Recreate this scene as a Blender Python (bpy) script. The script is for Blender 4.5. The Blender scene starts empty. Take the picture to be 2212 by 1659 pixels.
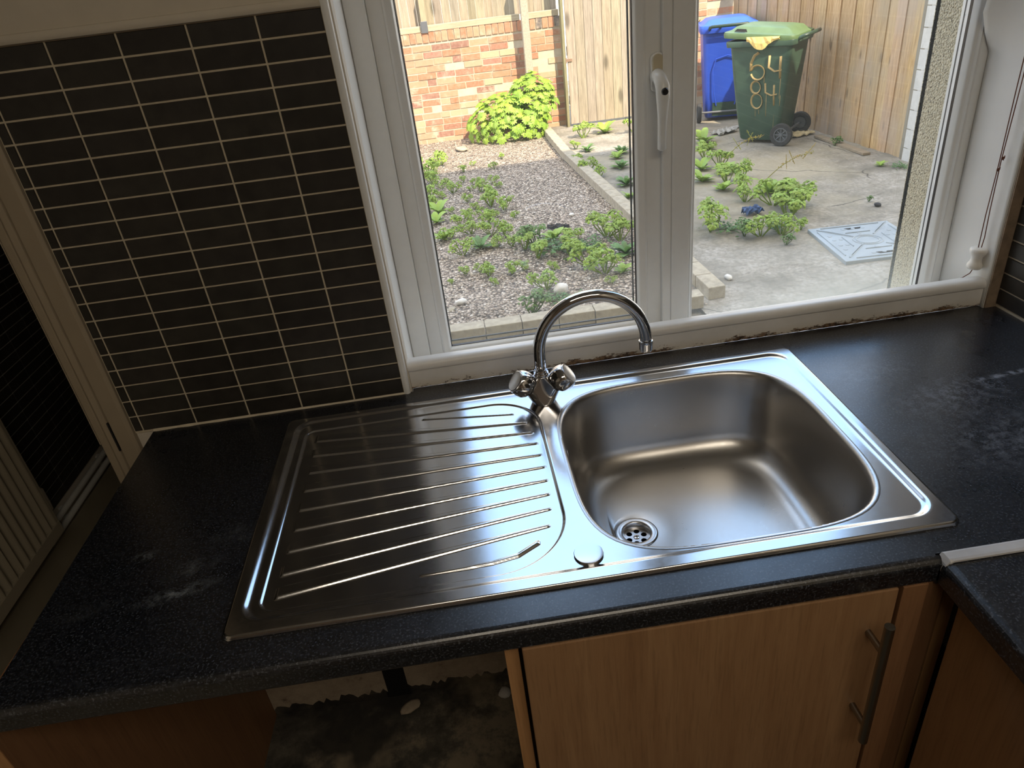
import bpy, bmesh, math, random
import numpy as np
from mathutils import Vector, Matrix
S = bpy.context.scene
COL = S.collection
PI = math.pi
# ---------------------------------------------------------------- camera
# units are metres; z = 0 is the worktop surface, the window wall is the plane y = 0
cam_d = bpy.data.cameras.new('camera'); cam = bpy.data.objects.new('camera', cam_d); COL.objects.link(cam)
cam.location = (0.11953, -1.17154, 0.66426)
cam.rotation_euler = (math.radians(59.712), math.radians(6.154), math.radians(-6.103))
cam_d.sensor_fit = 'HORIZONTAL'; cam_d.sensor_width = 36.0; cam_d.lens = 1501.06/2212*36
cam_d.clip_start = 0.01; cam_d.clip_end = 100
S.camera = cam
# ---------------------------------------------------------------- world, sun, exposure
W = bpy.data.worlds.new('sky'); S.world = W; W.use_nodes = True
wn = W.node_tree.nodes; wl = W.node_tree.links; wn.clear()
wo = wn.new('ShaderNodeOutputWorld'); wb = wn.new('ShaderNodeBackground')
wt = wn.new('ShaderNodeTexCoord'); wsx = wn.new('ShaderNodeSeparateXYZ'); wr = wn.new('ShaderNodeValToRGB')
wl.new(wt.outputs['Generated'], wsx.inputs[0]); wl.new(wsx.outputs['Z'], wr.inputs[0])
e_ = wr.color_ramp.elements; e_.new(.5); e_.new(.5); e_.new(.5)
for i_, (p_, c_) in enumerate(((0.0, (1.0,.90,.76)), (.36, (1.0,.92,.80)), (.46, (.38,.62,1.0)), (.72, (.42,.65,1.0)), (.88, (1.0,.93,.82)))):
    e_[i_].position = p_; e_[i_].color = c_+(1,)
wl.new(wr.outputs[0], wb.inputs[0]); wb.inputs[1].default_value = 2.3
wl.new(wb.outputs[0], wo.inputs[0])
sd = bpy.data.lights.new('sun', 'SUN'); sun = bpy.data.objects.new('sun', sd); COL.objects.link(sun)
sd.energy = 7.5; sd.angle = math.radians(0.6); sd.color = (1.0, 0.84, 0.62)
sun.rotation_euler = Vector((-1, 2.2, -2.37)).to_track_quat('-Z', 'Y').to_euler(); sun.location = (3, -5, 8)
S.view_settings.view_transform = 'Standard'; S.view_settings.look = 'None'
S.view_settings.gamma = 1; S.view_settings.exposure = 0.42; S.view_settings.use_curve_mapping = False
FLOOR = -0.87; GROUND = -1.0; CEIL = 1.55
FILL_W = 8.2

# ---------------------------------------------------------------- helpers
class MB:
    def __init__(s): s.v = []; s.f = []; s.mi = []; s.c = []; s.cur = 0; s.col = None
    def add(s, vs, fs):
        o = len(s.v); s.v.extend([tuple(v) for v in vs])
        for f in fs:
            s.f.append([i+o for i in f]); s.mi.append(s.cur); s.c.append(s.col)
        return s
    def box(s, x0, x1, y0, y1, z0, z1):
        if x0 > x1: x0, x1 = x1, x0
        if y0 > y1: y0, y1 = y1, y0
        if z0 > z1: z0, z1 = z1, z0
        return s.add([(x0,y0,z0),(x1,y0,z0),(x1,y1,z0),(x0,y1,z0),(x0,y0,z1),(x1,y0,z1),(x1,y1,z1),(x0,y1,z1)],
              [(0,3,2,1),(4,5,6,7),(0,1,5,4),(1,2,6,5),(2,3,7,6),(3,0,4,7)])
    def hexa(s, p):   # 8 points, bottom 4 ccw then top 4
        return s.add(p, [(0,3,2,1),(4,5,6,7),(0,1,5,4),(1,2,6,5),(2,3,7,6),(3,0,4,7)])
    def loops(s, loops, closed=True, cap=True):
        n = len(loops[0]); vs = [p for l in loops for p in l]; fs = []
        for i in range(len(loops)-1):
            for j in range(n if closed else n-1):
                k = (j+1) % n
                fs.append((i*n+j, i*n+k, (i+1)*n+k, (i+1)*n+j))
        if cap and closed:
            fs.append(tuple(range(n))[::-1]); fs.append(tuple(range((len(loops)-1)*n, len(loops)*n)))
        return s.add(vs, fs)
    def tube(s, pts, r, n=10, flat=1.0, cap=True):
        pts = [Vector(p) for p in pts]; rs = r if isinstance(r, (list, tuple)) else [r]*len(pts)
        t = (pts[1]-pts[0]).normalized(); a = t.orthogonal().normalized(); L = []
        for i, p in enumerate(pts):
            if i == 0: tt = (pts[1]-p)
            elif i == len(pts)-1: tt = (p-pts[i-1])
            else: tt = (pts[i+1]-pts[i-1])
            tt.normalize(); a = (a - tt*a.dot(tt))
            a = a.normalized() if a.length > 1e-6 else tt.orthogonal().normalized()
            b = tt.cross(a)
            L.append([p + a*math.cos(2*PI*j/n)*rs[i] + b*math.sin(2*PI*j/n)*rs[i]*flat for j in range(n)])
        return s.loops(L, True, cap)
    def lathe(s, prof, origin=(0,0,0), axis=(0,0,1), n=32, cap=True):
        o = Vector(origin); ax = Vector(axis).normalized(); a = ax.orthogonal().normalized(); b = ax.cross(a)
        L = [[o + ax*h + (a*math.cos(2*PI*j/n) + b*math.sin(2*PI*j/n))*r for j in range(n)] for r, h in prof]
        return s.loops(L, True, cap)
    def prism(s, poly, axis, a0, a1):   # poly 2-D in the other two axes, extruded along axis
        f = {'x': lambda u, v, w: (w,u,v), 'y': lambda u, v, w: (u,w,v), 'z': lambda u, v, w: (u,v,w)}[axis]
        L = [[f(u,v,a0) for u,v in poly], [f(u,v,a1) for u,v in poly]]
        return s.loops(L)
    def build(s, name, mats, parent=None, local=False, smooth=False, bevel=0, seg=2, auto=None, recalc=True):
        me = bpy.data.meshes.new(name)
        off = Vector((0,0,0))
        if parent is not None and not local:
            q = parent
            while q is not None: off += q.location; q = q.parent
        vs = [(v[0]-off.x, v[1]-off.y, v[2]-off.z) for v in s.v]
        me.from_pydata(vs, [], s.f)
        if not isinstance(mats, (list, tuple)): mats = [mats]
        for m in mats: me.materials.append(m)
        if len(mats) > 1:
            for p, i in zip(me.polygons, s.mi): p.material_index = i
        if any(c is not None for c in s.c):
            ca = me.color_attributes.new('Col', 'FLOAT_COLOR', 'CORNER')
            buf = []
            for p, c in zip(me.polygons, s.c):
                c = c or (1,1,1)
                buf += [c[0],c[1],c[2],1.0]*p.loop_total
            ca.data.foreach_set('color', buf)
        if recalc:
            bm = bmesh.new(); bm.from_mesh(me); bmesh.ops.recalc_face_normals(bm, faces=bm.faces); bm.to_mesh(me); bm.free()
        o = bpy.data.objects.new(name, me); COL.objects.link(o)
        if parent is not None: o.parent = parent
        if smooth or auto is not None:
            for p in me.polygons: p.use_smooth = True
            if auto is not None:
                bm = bmesh.new(); bm.from_mesh(me); lim = math.radians(auto)
                for e in bm.edges:
                    if len(e.link_faces) == 2 and e.calc_face_angle(0) > lim: e.smooth = False
                bm.to_mesh(me); bm.free()
        if bevel:
            b = o.modifiers.new('b', 'BEVEL'); b.width = bevel; b.segments = seg; b.limit_method = 'ANGLE'; b.angle_limit = math.radians(35); b.harden_normals = False
        return o
def empty(name, loc, rz=0):
    o = bpy.data.objects.new(name, None); COL.objects.link(o); o.location = loc; o.rotation_euler = (0,0,rz); o.empty_display_size = .05
    return o
def tag(o, label=None, cat=None, group=None, kind=None):
    if label: o['label'] = label
    if cat: o['category'] = cat
    if group: o['group'] = group
    if kind: o['kind'] = kind
    return o
def struct(o): o['kind'] = 'structure'; return o
def copy_tree(o, parent=None):
    c = o.copy(); COL.objects.link(c)
    if parent is not None: c.parent = parent
    for ch in list(o.children): copy_tree(ch, c)
    return c
def sm(t):
    t = max(0.0, min(1.0, t)); return t*t*(3-2*t)

# ---------------------------------------------------------------- materials
class NT:
    def __init__(s, name):
        s.m = bpy.data.materials.new(name); s.m.use_nodes = True; s.t = s.m.node_tree
        s.N = s.t.nodes; s.L = s.t.links
        s.b = s.N['Principled BSDF']; s.out = s.N['Material Output']
        s.tc = s.N.new('ShaderNodeTexCoord')
    def n(s, typ, **k):
        x = s.N.new(typ)
        for a, v in k.items(): setattr(x, a, v)
        return x
    def set(s, **k):
        for a, v in k.items():
            nm = {'base':'Base Color','rough':'Roughness','metal':'Metallic','spec':'Specular IOR Level','coat':'Coat Weight'}.get(a, a)
            s.b.inputs[nm].default_value = (v+(1,) if isinstance(v, tuple) and len(v) == 3 else v)
        return s
    def coords(s, scale=(1,1,1), rot=(0,0,0)):
        mp = s.n('ShaderNodeMapping'); mp.inputs['Scale'].default_value = scale; mp.inputs['Rotation'].default_value = rot
        s.L.new(s.tc.outputs['Object'], mp.inputs[0]); return mp.outputs[0]
    def noise(s, scale, detail=4, rough=.55, co=None, dist=0):
        x = s.n('ShaderNodeTexNoise'); x.inputs['Scale'].default_value = scale; x.inputs['Detail'].default_value = detail
        x.inputs['Roughness'].default_value = rough; x.inputs['Distortion'].default_value = dist
        s.L.new(co if co is not None else s.tc.outputs['Object'], x.inputs['Vector']); return x.outputs['Fac']
    def ramp(s, fac, stops):
        r = s.n('ShaderNodeValToRGB'); e = r.color_ramp.elements
        while len(e) < len(stops): e.new(.5)
        for i, (p, c) in enumerate(stops):
            e[i].position = p; e[i].color = (c+(1,)) if isinstance(c, tuple) else (c,c,c,1)
        s.L.new(fac, r.inputs[0]); return r.outputs[0]
    def mix(s, fac, a, b, mode='MIX'):
        x = s.n('ShaderNodeMix', data_type='RGBA', blend_type=mode)
        for i, v in ((0, fac), (6, a), (7, b)):
            if hasattr(v, 'links'): s.L.new(v, x.inputs[i])
            else: x.inputs[i].default_value = (v+(1,)) if isinstance(v, tuple) else v
        return x.outputs[2]
    def math(s, op, a, b=0.0):
        x = s.n('ShaderNodeMath', operation=op)
        for i, v in ((0, a), (1, b)):
            if hasattr(v, 'links'): s.L.new(v, x.inputs[i])
            else: x.inputs[i].default_value = v
        return x.outputs[0]
    def link(s, o, name): s.L.new(o, s.b.inputs[name]); return s
    def bump(s, h, strength=.3, dist=.001):
        b = s.n('ShaderNodeBump'); b.inputs['Strength'].default_value = strength; b.inputs['Distance'].default_value = dist
        s.L.new(h, b.inputs['Height']); s.L.new(b.outputs[0], s.b.inputs['Normal']); return s
    def blob(s, cx, cy, rx, ry, ang=0, cz=None, axes='xy'):
        # soft elliptical mask around a fixed spot of the surface (a stain with its own shape)
        mp = s.n('ShaderNodeMapping', vector_type='TEXTURE'); 
        if axes == 'xy': loc = (cx, cy, 0); sc = (rx, ry, 1000.0)
        mp.inputs['Location'].default_value = loc; mp.inputs['Scale'].default_value = sc; mp.inputs['Rotation'].default_value = (0,0,ang)
        s.L.new(s.tc.outputs['Object'], mp.inputs[0])
        l = s.n('ShaderNodeVectorMath', operation='LENGTH'); s.L.new(mp.outputs[0], l.inputs[0])
        return s.ramp(l.outputs['Value'], [(0.2, 1.0), (1.0, 0.0)])
def simple(name, base, rough=.5, metal=0, **k):
    t = NT(name).set(base=base, rough=rough, metal=metal, **k); return t.m
def painted(name, base, rough=.4, var=.06, bump=.15, scale=30, dirt=None):
    t = NT(name).set(rough=rough)
    n = t.noise(scale, 3)
    c = t.ramp(n, [(.3, tuple(b*(1-var) for b in base)), (.7, base)])
    if dirt:
        d = t.ramp(t.noise(9, 8, .7), [(.60, 0.0), (.70, 1.0)]); c = t.mix(t.math('MULTIPLY', d, .5), c, dirt)
    t.link(c, 'Base Color').bump(n, bump, .0006); return t.m
M = {}
M['upvc'] = painted('upvc', (.80,.81,.80), .28, .03, .05, 60)
M['gloss_white'] = painted('gloss_white', (.80,.79,.76), .32, .05, .35, 40)
M['old_white'] = painted('old_white', (.72,.71,.67), .5, .08, .5, 22)
M['cream'] = painted('cream_paint', (.62,.56,.46), .6, .06, .4, 25)
M['rad'] = painted('radiator_paint', (.40,.35,.26), .5, .05, .1, 20)
M['brownish'] = painted('doorframe_paint', (.34,.28,.20), .55, .06, .3, 25)
M['plaster_wall'] = painted('wall_paint', (.60,.55,.47), .8, .05, .4, 18)
M['grout'] = painted('grout', (.60,.53,.40), .8, .12, .5, 90)
M['rubber'] = simple('black_rubber', (.012,.012,.014), .45)
M['black_gloss'] = simple('black_plastic', (.02,.02,.022), .25)
M['lamp_glow'] = None
def tile_mat():
    t = NT('dark_tile').set(rough=.42)
    g = t.noise(35, 5, .6); g2 = t.noise(6, 4)
    at = t.n('ShaderNodeVertexColor', layer_name='Col')
    c = t.ramp(g, [(.25, (.016,.0145,.013)), (.8, (.040,.036,.031))])
    c = t.mix(t.math('MULTIPLY', t.ramp(g2, [(.62,0.0),(.8,1.0)]), .5), c, (.05,.045,.035))
    c = t.mix(1.0, c, at.outputs[0], 'MULTIPLY')
    t.link(c, 'Base Color').bump(g, .25, .0006); return t.m
M['tile'] = tile_mat()
def steel_mat(name, base, r0, r1, scr=0.5, stretch=(1,1,1)):
    t = NT(name).set(metal=1.0, base=base)
    co = t.coords(stretch)
    n = t.noise(140, 5, .7, co); fine = t.noise(900, 2, .5, co)
    big = t.noise(7, 4, .6)
    r = t.ramp(t.mix(.5, n, big), [(.3, r0), (.75, r1)]); t.link(r, 'Roughness')
    # scratches: thin bright-edged lines from stretched noise
    t.bump(fine, scr, .00012)
    c = t.ramp(big, [(.3, tuple(b*.93 for b in base)), (.7, base)]); t.link(c, 'Base Color')
    return t.m
M['steel'] = steel_mat('sink_steel', (.60,.60,.61), .13, .22, .06, (1,1,1))
M['steel_bowl'] = steel_mat('bowl_steel', (.52,.51,.50), .26, .36, .12, (1,1,1))
M['chrome'] = simple('chrome', (.60,.61,.64), .06, 1.0)
M['chrome_dull'] = simple('chrome_dull', (.62,.62,.63), .28, 1.0)
M['handle_steel'] = simple('brushed_handle', (.30,.28,.25), .32, 1.0)
M['hole'] = simple('dark_hole', (.004,.004,.004), .9)
def worktop_mat():
    t = NT('black_worktop').set(rough=.34, spec=1.0)
    sp = t.noise(330, 3, .6); md = t.noise(70, 5, .65); lg = t.noise(11, 4, .6)
    c = t.ramp(sp, [(.45, (.0050,.0056,.0075)), (.56, (.011,.0125,.017)), (.65, (.075,.083,.10))])
    c = t.mix(t.ramp(md, [(.52, 0.0), (.66, .6)]), c, (.022,.025,.032))
    # worn, scuffed patches and dried smears
    rag = t.noise(60, 6, .75); rag2 = t.ramp(rag, [(.45, 0.0), (.62, 1.0)])
    for (x, y, rx, ry, an, st) in ((-.335,-.452,.065,.016,.25,.55), (-.405,-.365,.022,.012,.2,.6), (-.325,-.405,.05,.02,.3,.22), (-.45,-.46,.05,.02,.3,.10), (-.27,-.345,.06,.03,.2,.12)):
        b = t.math('MULTIPLY', t.math('MULTIPLY', t.blob(x,y,rx,ry,an), rag2), st); c = t.mix(b, c, (.30,.33,.33))
    for (x, y, rx, ry, an, st) in ((1.00,-.235,.10,.008,.10,.8), (.88,-.27,.14,.06,.2,.35), (.90,-.40,.2,.10,0,.28), (.80,-.17,.12,.06,0,.15)):
        b = t.math('MULTIPLY', t.math('MULTIPLY', t.blob(x,y,rx,ry,an), rag2), st); c = t.mix(b, c, (.33,.36,.42))
    t.link(c, 'Base Color')
    t.link(t.ramp(lg, [(.3, .25), (.7, .34)]), 'Roughness')
    t.bump(t.mix(.5, sp, md), .18, .0006); return t.m
M['worktop'] = worktop_mat()
def wood_mat(name, c0, c1, axis='z', scale=1, rough=.45, knots=0, grey=None, bump=.25):
    t = NT(name).set(rough=rough)
    st = {'z': (28,28,1.6), 'x': (1.6,28,28), 'y': (28,1.6,28)}[axis]
    co = t.coords(tuple(a*scale for a in st))
    n = t.noise(2.2, 6, .65, co, .6); f = t.noise(9, 3, .6, co)
    at = t.n('ShaderNodeVertexColor', layer_name='Col')
    c = t.ramp(n, [(.3, c0), (.7, c1)])
    c = t.mix(t.math('MULTIPLY', t.ramp(f, [(.5,0.0),(.7,1.0)]), .35), c, tuple(a*.55 for a in c0))
    if knots:
        k = t.n('ShaderNodeTexVoronoi'); k.inputs['Scale'].default_value = knots
        kc = {'z': (2.6,2.6,.9), 'x': (.9,2.6,2.6), 'y': (2.6,.9,2.6)}[axis]
        t.L.new(t.coords(kc), k.inputs['Vector'])
        kk = t.ramp(k.outputs['Distance'], [(.09, 1.0), (.19, 0.0)]); c = t.mix(t.math('MULTIPLY', kk, .75), c, tuple(a*.35 for a in c0))
    if grey:
        g = t.ramp(t.noise(1.3, 4, .6), [(.42, 0.0), (.66, 1.0)]); c = t.mix(t.math('MULTIPLY', g, .75), c, grey)
    c = t.mix(1.0, c, at.outputs[0], 'MULTIPLY')
    t.link(c, 'Base Color').bump(n, bump, .001); return t.m
WHITE = (1,1,1)
M['beech'] = wood_mat('beech_laminate', (.29,.160,.078), (.37,.220,.112), 'z', 1.0, .42, bump=.08)
M['beech_x'] = wood_mat('beech_laminate_edge', (.42,.22,.09), (.50,.28,.13), 'z', 1.2, .42, bump=.08)
M['fence'] = wood_mat('fence_wood', (.30,.18,.075), (.62,.44,.24), 'z', 1.1, .8, knots=3.4, grey=(.40,.34,.27))
M['grey_wood'] = wood_mat('weathered_wood', (.22,.19,.14), (.40,.35,.27), 'z', .9, .85, knots=1.8)
M['grey_wood_x'] = wood_mat('weathered_rail', (.30,.26,.19), (.46,.40,.31), 'x', .8, .85)
def brick_mat():
    t = NT('old_brick').set(rough=.9)
    at = t.n('ShaderNodeVertexColor', layer_name='Col'); n = t.noise(28, 6, .7); n2 = t.noise(5, 5, .65)
    c = t.mix(t.ramp(n, [(.35,0.0),(.75,.6)]), at.outputs[0], (.46,.34,.25))
    c = t.mix(t.ramp(n2, [(.55,0.0),(.68,.75)]), c, (.52,.44,.35))
    t.link(c, 'Base Color').bump(n, .8, .004); return t.m
M['brick'] = brick_mat()
def stone_mat(name, c0, c1, scale=20, bump=.6, dist=.004, moss=None, rough=.9):
    t = NT(name).set(rough=rough)
    n = t.noise(scale, 8, .7); f = t.noise(scale*9, 3, .6)
    c = t.ramp(n, [(.3, c0), (.7, c1)]); c = t.mix(t.ramp(f, [(.55,0.0),(.75,.45)]), c, tuple(a*.5 for a in c0))
    if moss:
        g = t.ramp(t.noise(1.5, 6, .65), [(.48,0.0),(.68,.8)]); c = t.mix(g, c, moss)
    t.link(c, 'Base Color').bump(t.mix(.5, n, f), bump, dist); return t.m
M['mortar'] = stone_mat('lime_mortar', (.44,.38,.29), (.58,.50,.39), 14)
M['concrete_post'] = stone_mat('concrete_post', (.30,.27,.21), (.46,.42,.34), 60)
M['kerb'] = stone_mat('kerb_concrete', (.24,.21,.16), (.46,.41,.32), 22, moss=(.40,.35,.25))
M['pebbledash'] = None
def concrete_ground():
    t = NT('old_concrete').set(rough=.9)
    n = t.noise(3.4, 10, .72); f = t.noise(38, 6, .75); g = t.noise(.55, 4, .6)
    c = t.ramp(n, [(.34, (.15,.135,.11)), (.5, (.29,.265,.225)), (.66, (.42,.39,.35))])
    c = t.mix(t.ramp(f, [(.40,0.0),(.62,.75)]), c, (.15,.14,.115))
    c = t.mix(t.ramp(g, [(.5,0.0),(.62,.6)]), c, (.33,.29,.20))
    # the soil-covered strip beside the kerb
    s_ = t.math('MULTIPLY', t.blob(1.95, 3.75, .55, 1.0, 0), t.ramp(t.noise(8, 6, .7), [(.35,0.0),(.6,1.0)]))
    c = t.mix(s_, c, (.19,.165,.12))
    # cracks
    v = t.n('ShaderNodeTexVoronoi', feature='DISTANCE_TO_EDGE'); v.inputs['Scale'].default_value = .9
    wv = t.n('ShaderNodeMix', data_type='RGBA'); wv.inputs[0].default_value = .16
    nn = t.n('ShaderNodeTexNoise'); nn.inputs['Scale'].default_value = 3.0; nn.inputs['Detail'].default_value = 5
    t.L.new(t.tc.outputs['Object'], nn.inputs['Vector']); t.L.new(t.tc.outputs['Object'], wv.inputs[6]); t.L.new(nn.outputs['Color'], wv.inputs[7])
    t.L.new(wv.outputs[2], v.inputs['Vector'])
    cr = t.ramp(v.outputs['Distance'], [(.0, 1.0), (.006, 0.0)])
    cm = t.math('MULTIPLY', cr, t.ramp(t.noise(1.1, 3), [(.47,0.0),(.55,1.0)]))
    c = t.mix(cm, c, (.05,.045,.04))
    t.link(c, 'Base Color').bump(t.mix(.4, f, n), .7, .006); return t.m
M['concrete'] = concrete_ground()
def gravel_mat():
    t = NT('gravel').set(rough=.9)
    v = t.n('ShaderNodeTexVoronoi'); v.inputs['Scale'].default_value = 58; v.inputs['Randomness'].default_value = 1
    t.L.new(t.tc.outputs['Object'], v.inputs['Vector'])
    sep = t.n('ShaderNodeSeparateColor'); t.L.new(v.outputs['Color'], sep.inputs[0])
    c = t.ramp(sep.outputs[0], [(0, (.11,.085,.07)), (.3, (.28,.225,.18)), (.65, (.42,.345,.275)), (.9, (.58,.49,.40)), (1, (.72,.64,.55))])
    sh = t.ramp(v.outputs['Distance'], [(.35, 1.0), (.75, .15)])
    e = t.ramp(v.outputs['Distance'], [(.45, 1.0), (.72, .35)])
    c = t.mix(1.0, c, e, 'MULTIPLY')
    t.link(c, 'Base Color').bump(sh, 1.0, .010); return t.m
M['gravel'] = gravel_mat()
def pebbledash():
    t = NT('pebbledash').set(rough=.9)
    v = t.n('ShaderNodeTexVoronoi'); v.inputs['Scale'].default_value = 210
    t.L.new(t.tc.outputs['Object'], v.inputs['Vector'])
    n = t.noise(300, 3, .6)
    c = t.ramp(n, [(.36, (.14,.115,.08)), (.42, (.56,.50,.35)), (.7, (.68,.62,.46))])
    t.link(c, 'Base Color').bump(t.ramp(v.outputs['Distance'], [(0,1.0),(.7,0.0)]), .9, .004); return t.m
M['pebbledash'] = pebbledash()
M['white_block'] = stone_mat('whitewashed_block', (.50,.50,.48), (.62,.62,.60), 12)
def leaf_mat(name, c0, c1):
    t = NT(name).set(rough=.5)
    at = t.n('ShaderNodeVertexColor', layer_name='Col')
    n = t.noise(30, 3); c = t.mix(n, c0, c1); c = t.mix(1.0, c, at.outputs[0], 'MULTIPLY')
    t.link(c, 'Base Color')
    tr = t.n('ShaderNodeBsdfTranslucent'); mx = t.n('ShaderNodeMixShader'); mx.inputs[0].default_value = .28
    t.L.new(c, tr.inputs[0]); t.L.new(t.b.outputs[0], mx.inputs[1]); t.L.new(tr.outputs[0], mx.inputs[2]); t.L.new(mx.outputs[0], t.out.inputs[0])
    return t.m
M['leaf'] = leaf_mat('vine_leaf', (.22,.40,.05), (.34,.52,.09))
M['weed'] = leaf_mat('weed_leaf', (.20,.33,.06), (.36,.50,.11))
M['weed_dark'] = leaf_mat('weed_leaf_dark', (.09,.19,.06), (.16,.28,.09))
M['stalk'] = leaf_mat('seed_stalk', (.34,.28,.10), (.42,.36,.14))
M['white_stone'] = stone_mat('white_stone', (.60,.58,.54), (.72,.70,.66), 30)
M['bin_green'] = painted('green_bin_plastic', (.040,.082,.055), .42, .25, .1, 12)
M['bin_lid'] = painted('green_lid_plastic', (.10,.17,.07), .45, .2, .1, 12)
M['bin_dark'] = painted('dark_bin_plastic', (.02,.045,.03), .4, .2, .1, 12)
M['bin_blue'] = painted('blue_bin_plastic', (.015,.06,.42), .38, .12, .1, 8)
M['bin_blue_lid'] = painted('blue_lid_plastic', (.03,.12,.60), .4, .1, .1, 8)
M['number_paint'] = painted('orange_paint', (.42,.30,.12), .6, .3, .2, 60)
M['tyre'] = painted('tyre', (.035,.035,.035), .8, .3, .3, 40)
M['metal_grey'] = simple('galvanised', (.16,.17,.19), .5, .6)
M['hub'] = simple('hub_plastic', (.10,.11,.12), .5)
M['cardboard'] = painted('cardboard', (.62,.53,.33), .9, .2, .4, 20)
M['paper_grey'] = painted('grey_paper', (.40,.39,.36), .9, .3, .8, 20)
M['rag_black'] = painted('black_rag', (.03,.03,.035), .8, .3, .8, 20)
M['blue_paper'] = painted('blue_packet', (.06,.12,.28), .6, .3, .5, 20)
M['foam'] = painted('yellow_foam', (.85,.62,.22), .9, .2, .8, 60)
def cover_mat():
    t = NT('manhole_steel').set(rough=.5, metal=.25)
    n = t.noise(160, 3, .6); m = t.noise(4, 5)
    t.link(t.ramp(m, [(.3,(.27,.31,.34)),(.7,(.36,.41,.45))]), 'Base Color').bump(n, .3, .001); return t.m
M['cover'] = cover_mat()
def floor_mat():
    t = NT('old_floor').set(rough=.7)
    n = t.noise(5, 8, .75); g = t.noise(2.2, 5, .65)
    c = t.ramp(n, [(.34,(.02,.018,.015)), (.48,(.10,.09,.07)), (.56,(.24,.20,.14))])
    c = t.mix(t.ramp(g, [(.45,0.0),(.55,.9)]), c, (.018,.017,.016))
    t.link(c, 'Base Color').bump(n, .7, .006); return t.m
M['floor_dirty'] = floor_mat()
M['floor_pale'] = painted('pale_lino', (.34,.30,.22), .6, .1, .2, 12)
def dirty_plaster():
    t = NT('dirty_plaster').set(rough=.9)
    n = t.noise(16, 9, .8)
    t.link(t.ramp(n, [(.30,(.10,.07,.05)), (.40,(.38,.31,.23)), (.6,(.48,.41,.31))]), 'Base Color').bump(n, .8, .006); return t.m
M['dirty_plaster'] = dirty_plaster()
def sill_mat():
    # white gloss paint flaking along the bottom edge to bare dark wood
    t = NT('flaking_white_paint').set(rough=.34)
    sx = t.n('ShaderNodeSeparateXYZ'); t.L.new(t.tc.outputs['Object'], sx.inputs[0])
    n = t.noise(38, 8, .8, t.coords((1,1,3)))
    lo = t.ramp(t.math('MULTIPLY', sx.outputs['Z'], 30.0), [(.12, 1.0), (.62, 0.0)])
    xr = t.ramp(t.noise(4.5, 3, .5), [(.38, .35), (.58, 1.0)])
    f = t.ramp(t.math('ADD', n, t.math('MULTIPLY', t.math('MULTIPLY', lo, xr), .36)), [(.70, 0.0), (.75, 1.0)])
    base = t.ramp(t.noise(12, 4), [(.3,(.70,.69,.66)),(.7,(.80,.79,.77))])
    base = t.mix(t.math('MULTIPLY', lo, .35), base, (.60,.50,.34))
    c = t.mix(f, base, t.ramp(t.noise(90, 3), [(.4,(.05,.03,.02)),(.6,(.22,.14,.08))]))
    t.link(c, 'Base Color').bump(t.mix(.3, t.noise(60,4,.6,t.coords((.3,1,1))), f), .35, .0012); return t.m
M['sill'] = sill_mat()
def glass_mat():
    t = NT('window_glass'); N = t.N; N.remove(t.b)
    tr = t.n('ShaderNodeBsdfTransparent'); gl = t.n('ShaderNodeBsdfGlossy'); gl.inputs['Roughness'].default_value = .02
    lw = t.n('ShaderNodeLayerWeight'); lw.inputs['Blend'].default_value = .5
    fr = t.ramp(lw.outputs['Facing'], [(.35, .035), (.75, .10), (1.0, .8)])
    m1 = t.n('ShaderNodeMixShader'); t.L.new(fr, m1.inputs[0]); t.L.new(tr.outputs[0], m1.inputs[1]); t.L.new(gl.outputs[0], m1.inputs[2])
    # misted film between the panes low down, plus grime specks
    tl = t.n('ShaderNodeBsdfTranslucent'); tl.inputs[0].default_value = (.85,.9,.85,1)
    sx = t.n('ShaderNodeSeparateXYZ'); t.L.new(t.tc.outputs['Object'], sx.inputs[0])
    z = t.ramp(t.math('ADD', t.math('MULTIPLY', sx.outputs['Z'], 2.6), .1), [(.08, .46), (.35, .16), (.70, .0)])
    hx = t.ramp(sx.outputs['X'], [(.02, .15), (.35, .75), (.95, 1.0)])
    sp = t.ramp(t.noise(330, 2, .5), [(.745, 0.0), (.78, .8)])
    spx = t.math('MULTIPLY', sp, t.ramp(sx.outputs['X'], [(.50, 0.0), (.62, 1.0)]))
    f = t.math('ADD', t.math('ADD', t.math('MULTIPLY', t.math('MULTIPLY', z, hx), t.ramp(t.noise(5, 4), [(.3,.5),(.7,1.0)])), .012), spx)
    m2 = t.n('ShaderNodeMixShader'); t.L.new(f, m2.inputs[0]); t.L.new(m1.outputs[0], m2.inputs[1]); t.L.new(tl.outputs[0], m2.inputs[2])
    t.L.new(m2.outputs[0], t.out.inputs[0]); return t.m
M['glass'] = glass_mat()
M['cord'] = simple('brown_cord', (.16,.06,.035), .7)
M['toggle'] = NT('toggle_plastic').set(base=(.85,.82,.76), rough=.3).m
M['cream_plastic'] = simple('cream_plastic', (.58,.52,.38), .45)
def emis(name, col, st):
    t = NT(name); t.set(base=(.9,.9,.88)); t.b.inputs['Emission Color'].default_value = col+(1,); t.b.inputs['Emission Strength'].default_value = st; return t.m

# ================================================================= SETTING
XL, XR, YB = -1.36, 1.147, -3.0
YE = 1.95          # end wall of the side passage
WT = .285          # outer wall thickness
# window opening: x -.022..1.125, z -.085..1.15 ; doorway: x -1.36..-.60, z floor..1.2
mb = MB()
mb.box(-.60, -.022, 0.002, WT, FLOOR-.1, CEIL)              # pier behind the tiles
mb.box(-.022, 1.125, 0.002, WT, FLOOR-.1, -.085)            # below the window
mb.box(-.022, 1.125, 0.002, WT, 1.15, CEIL)                 # over the window
mb.box(1.125, XR+.25, 0.002, WT, FLOOR-.1, CEIL)
mb.box(XL-.2, -.60, 0.002, WT, 1.25, CEIL)                  # over the doorway
struct(mb.build('wall_window', M['plaster_wall']))
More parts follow.
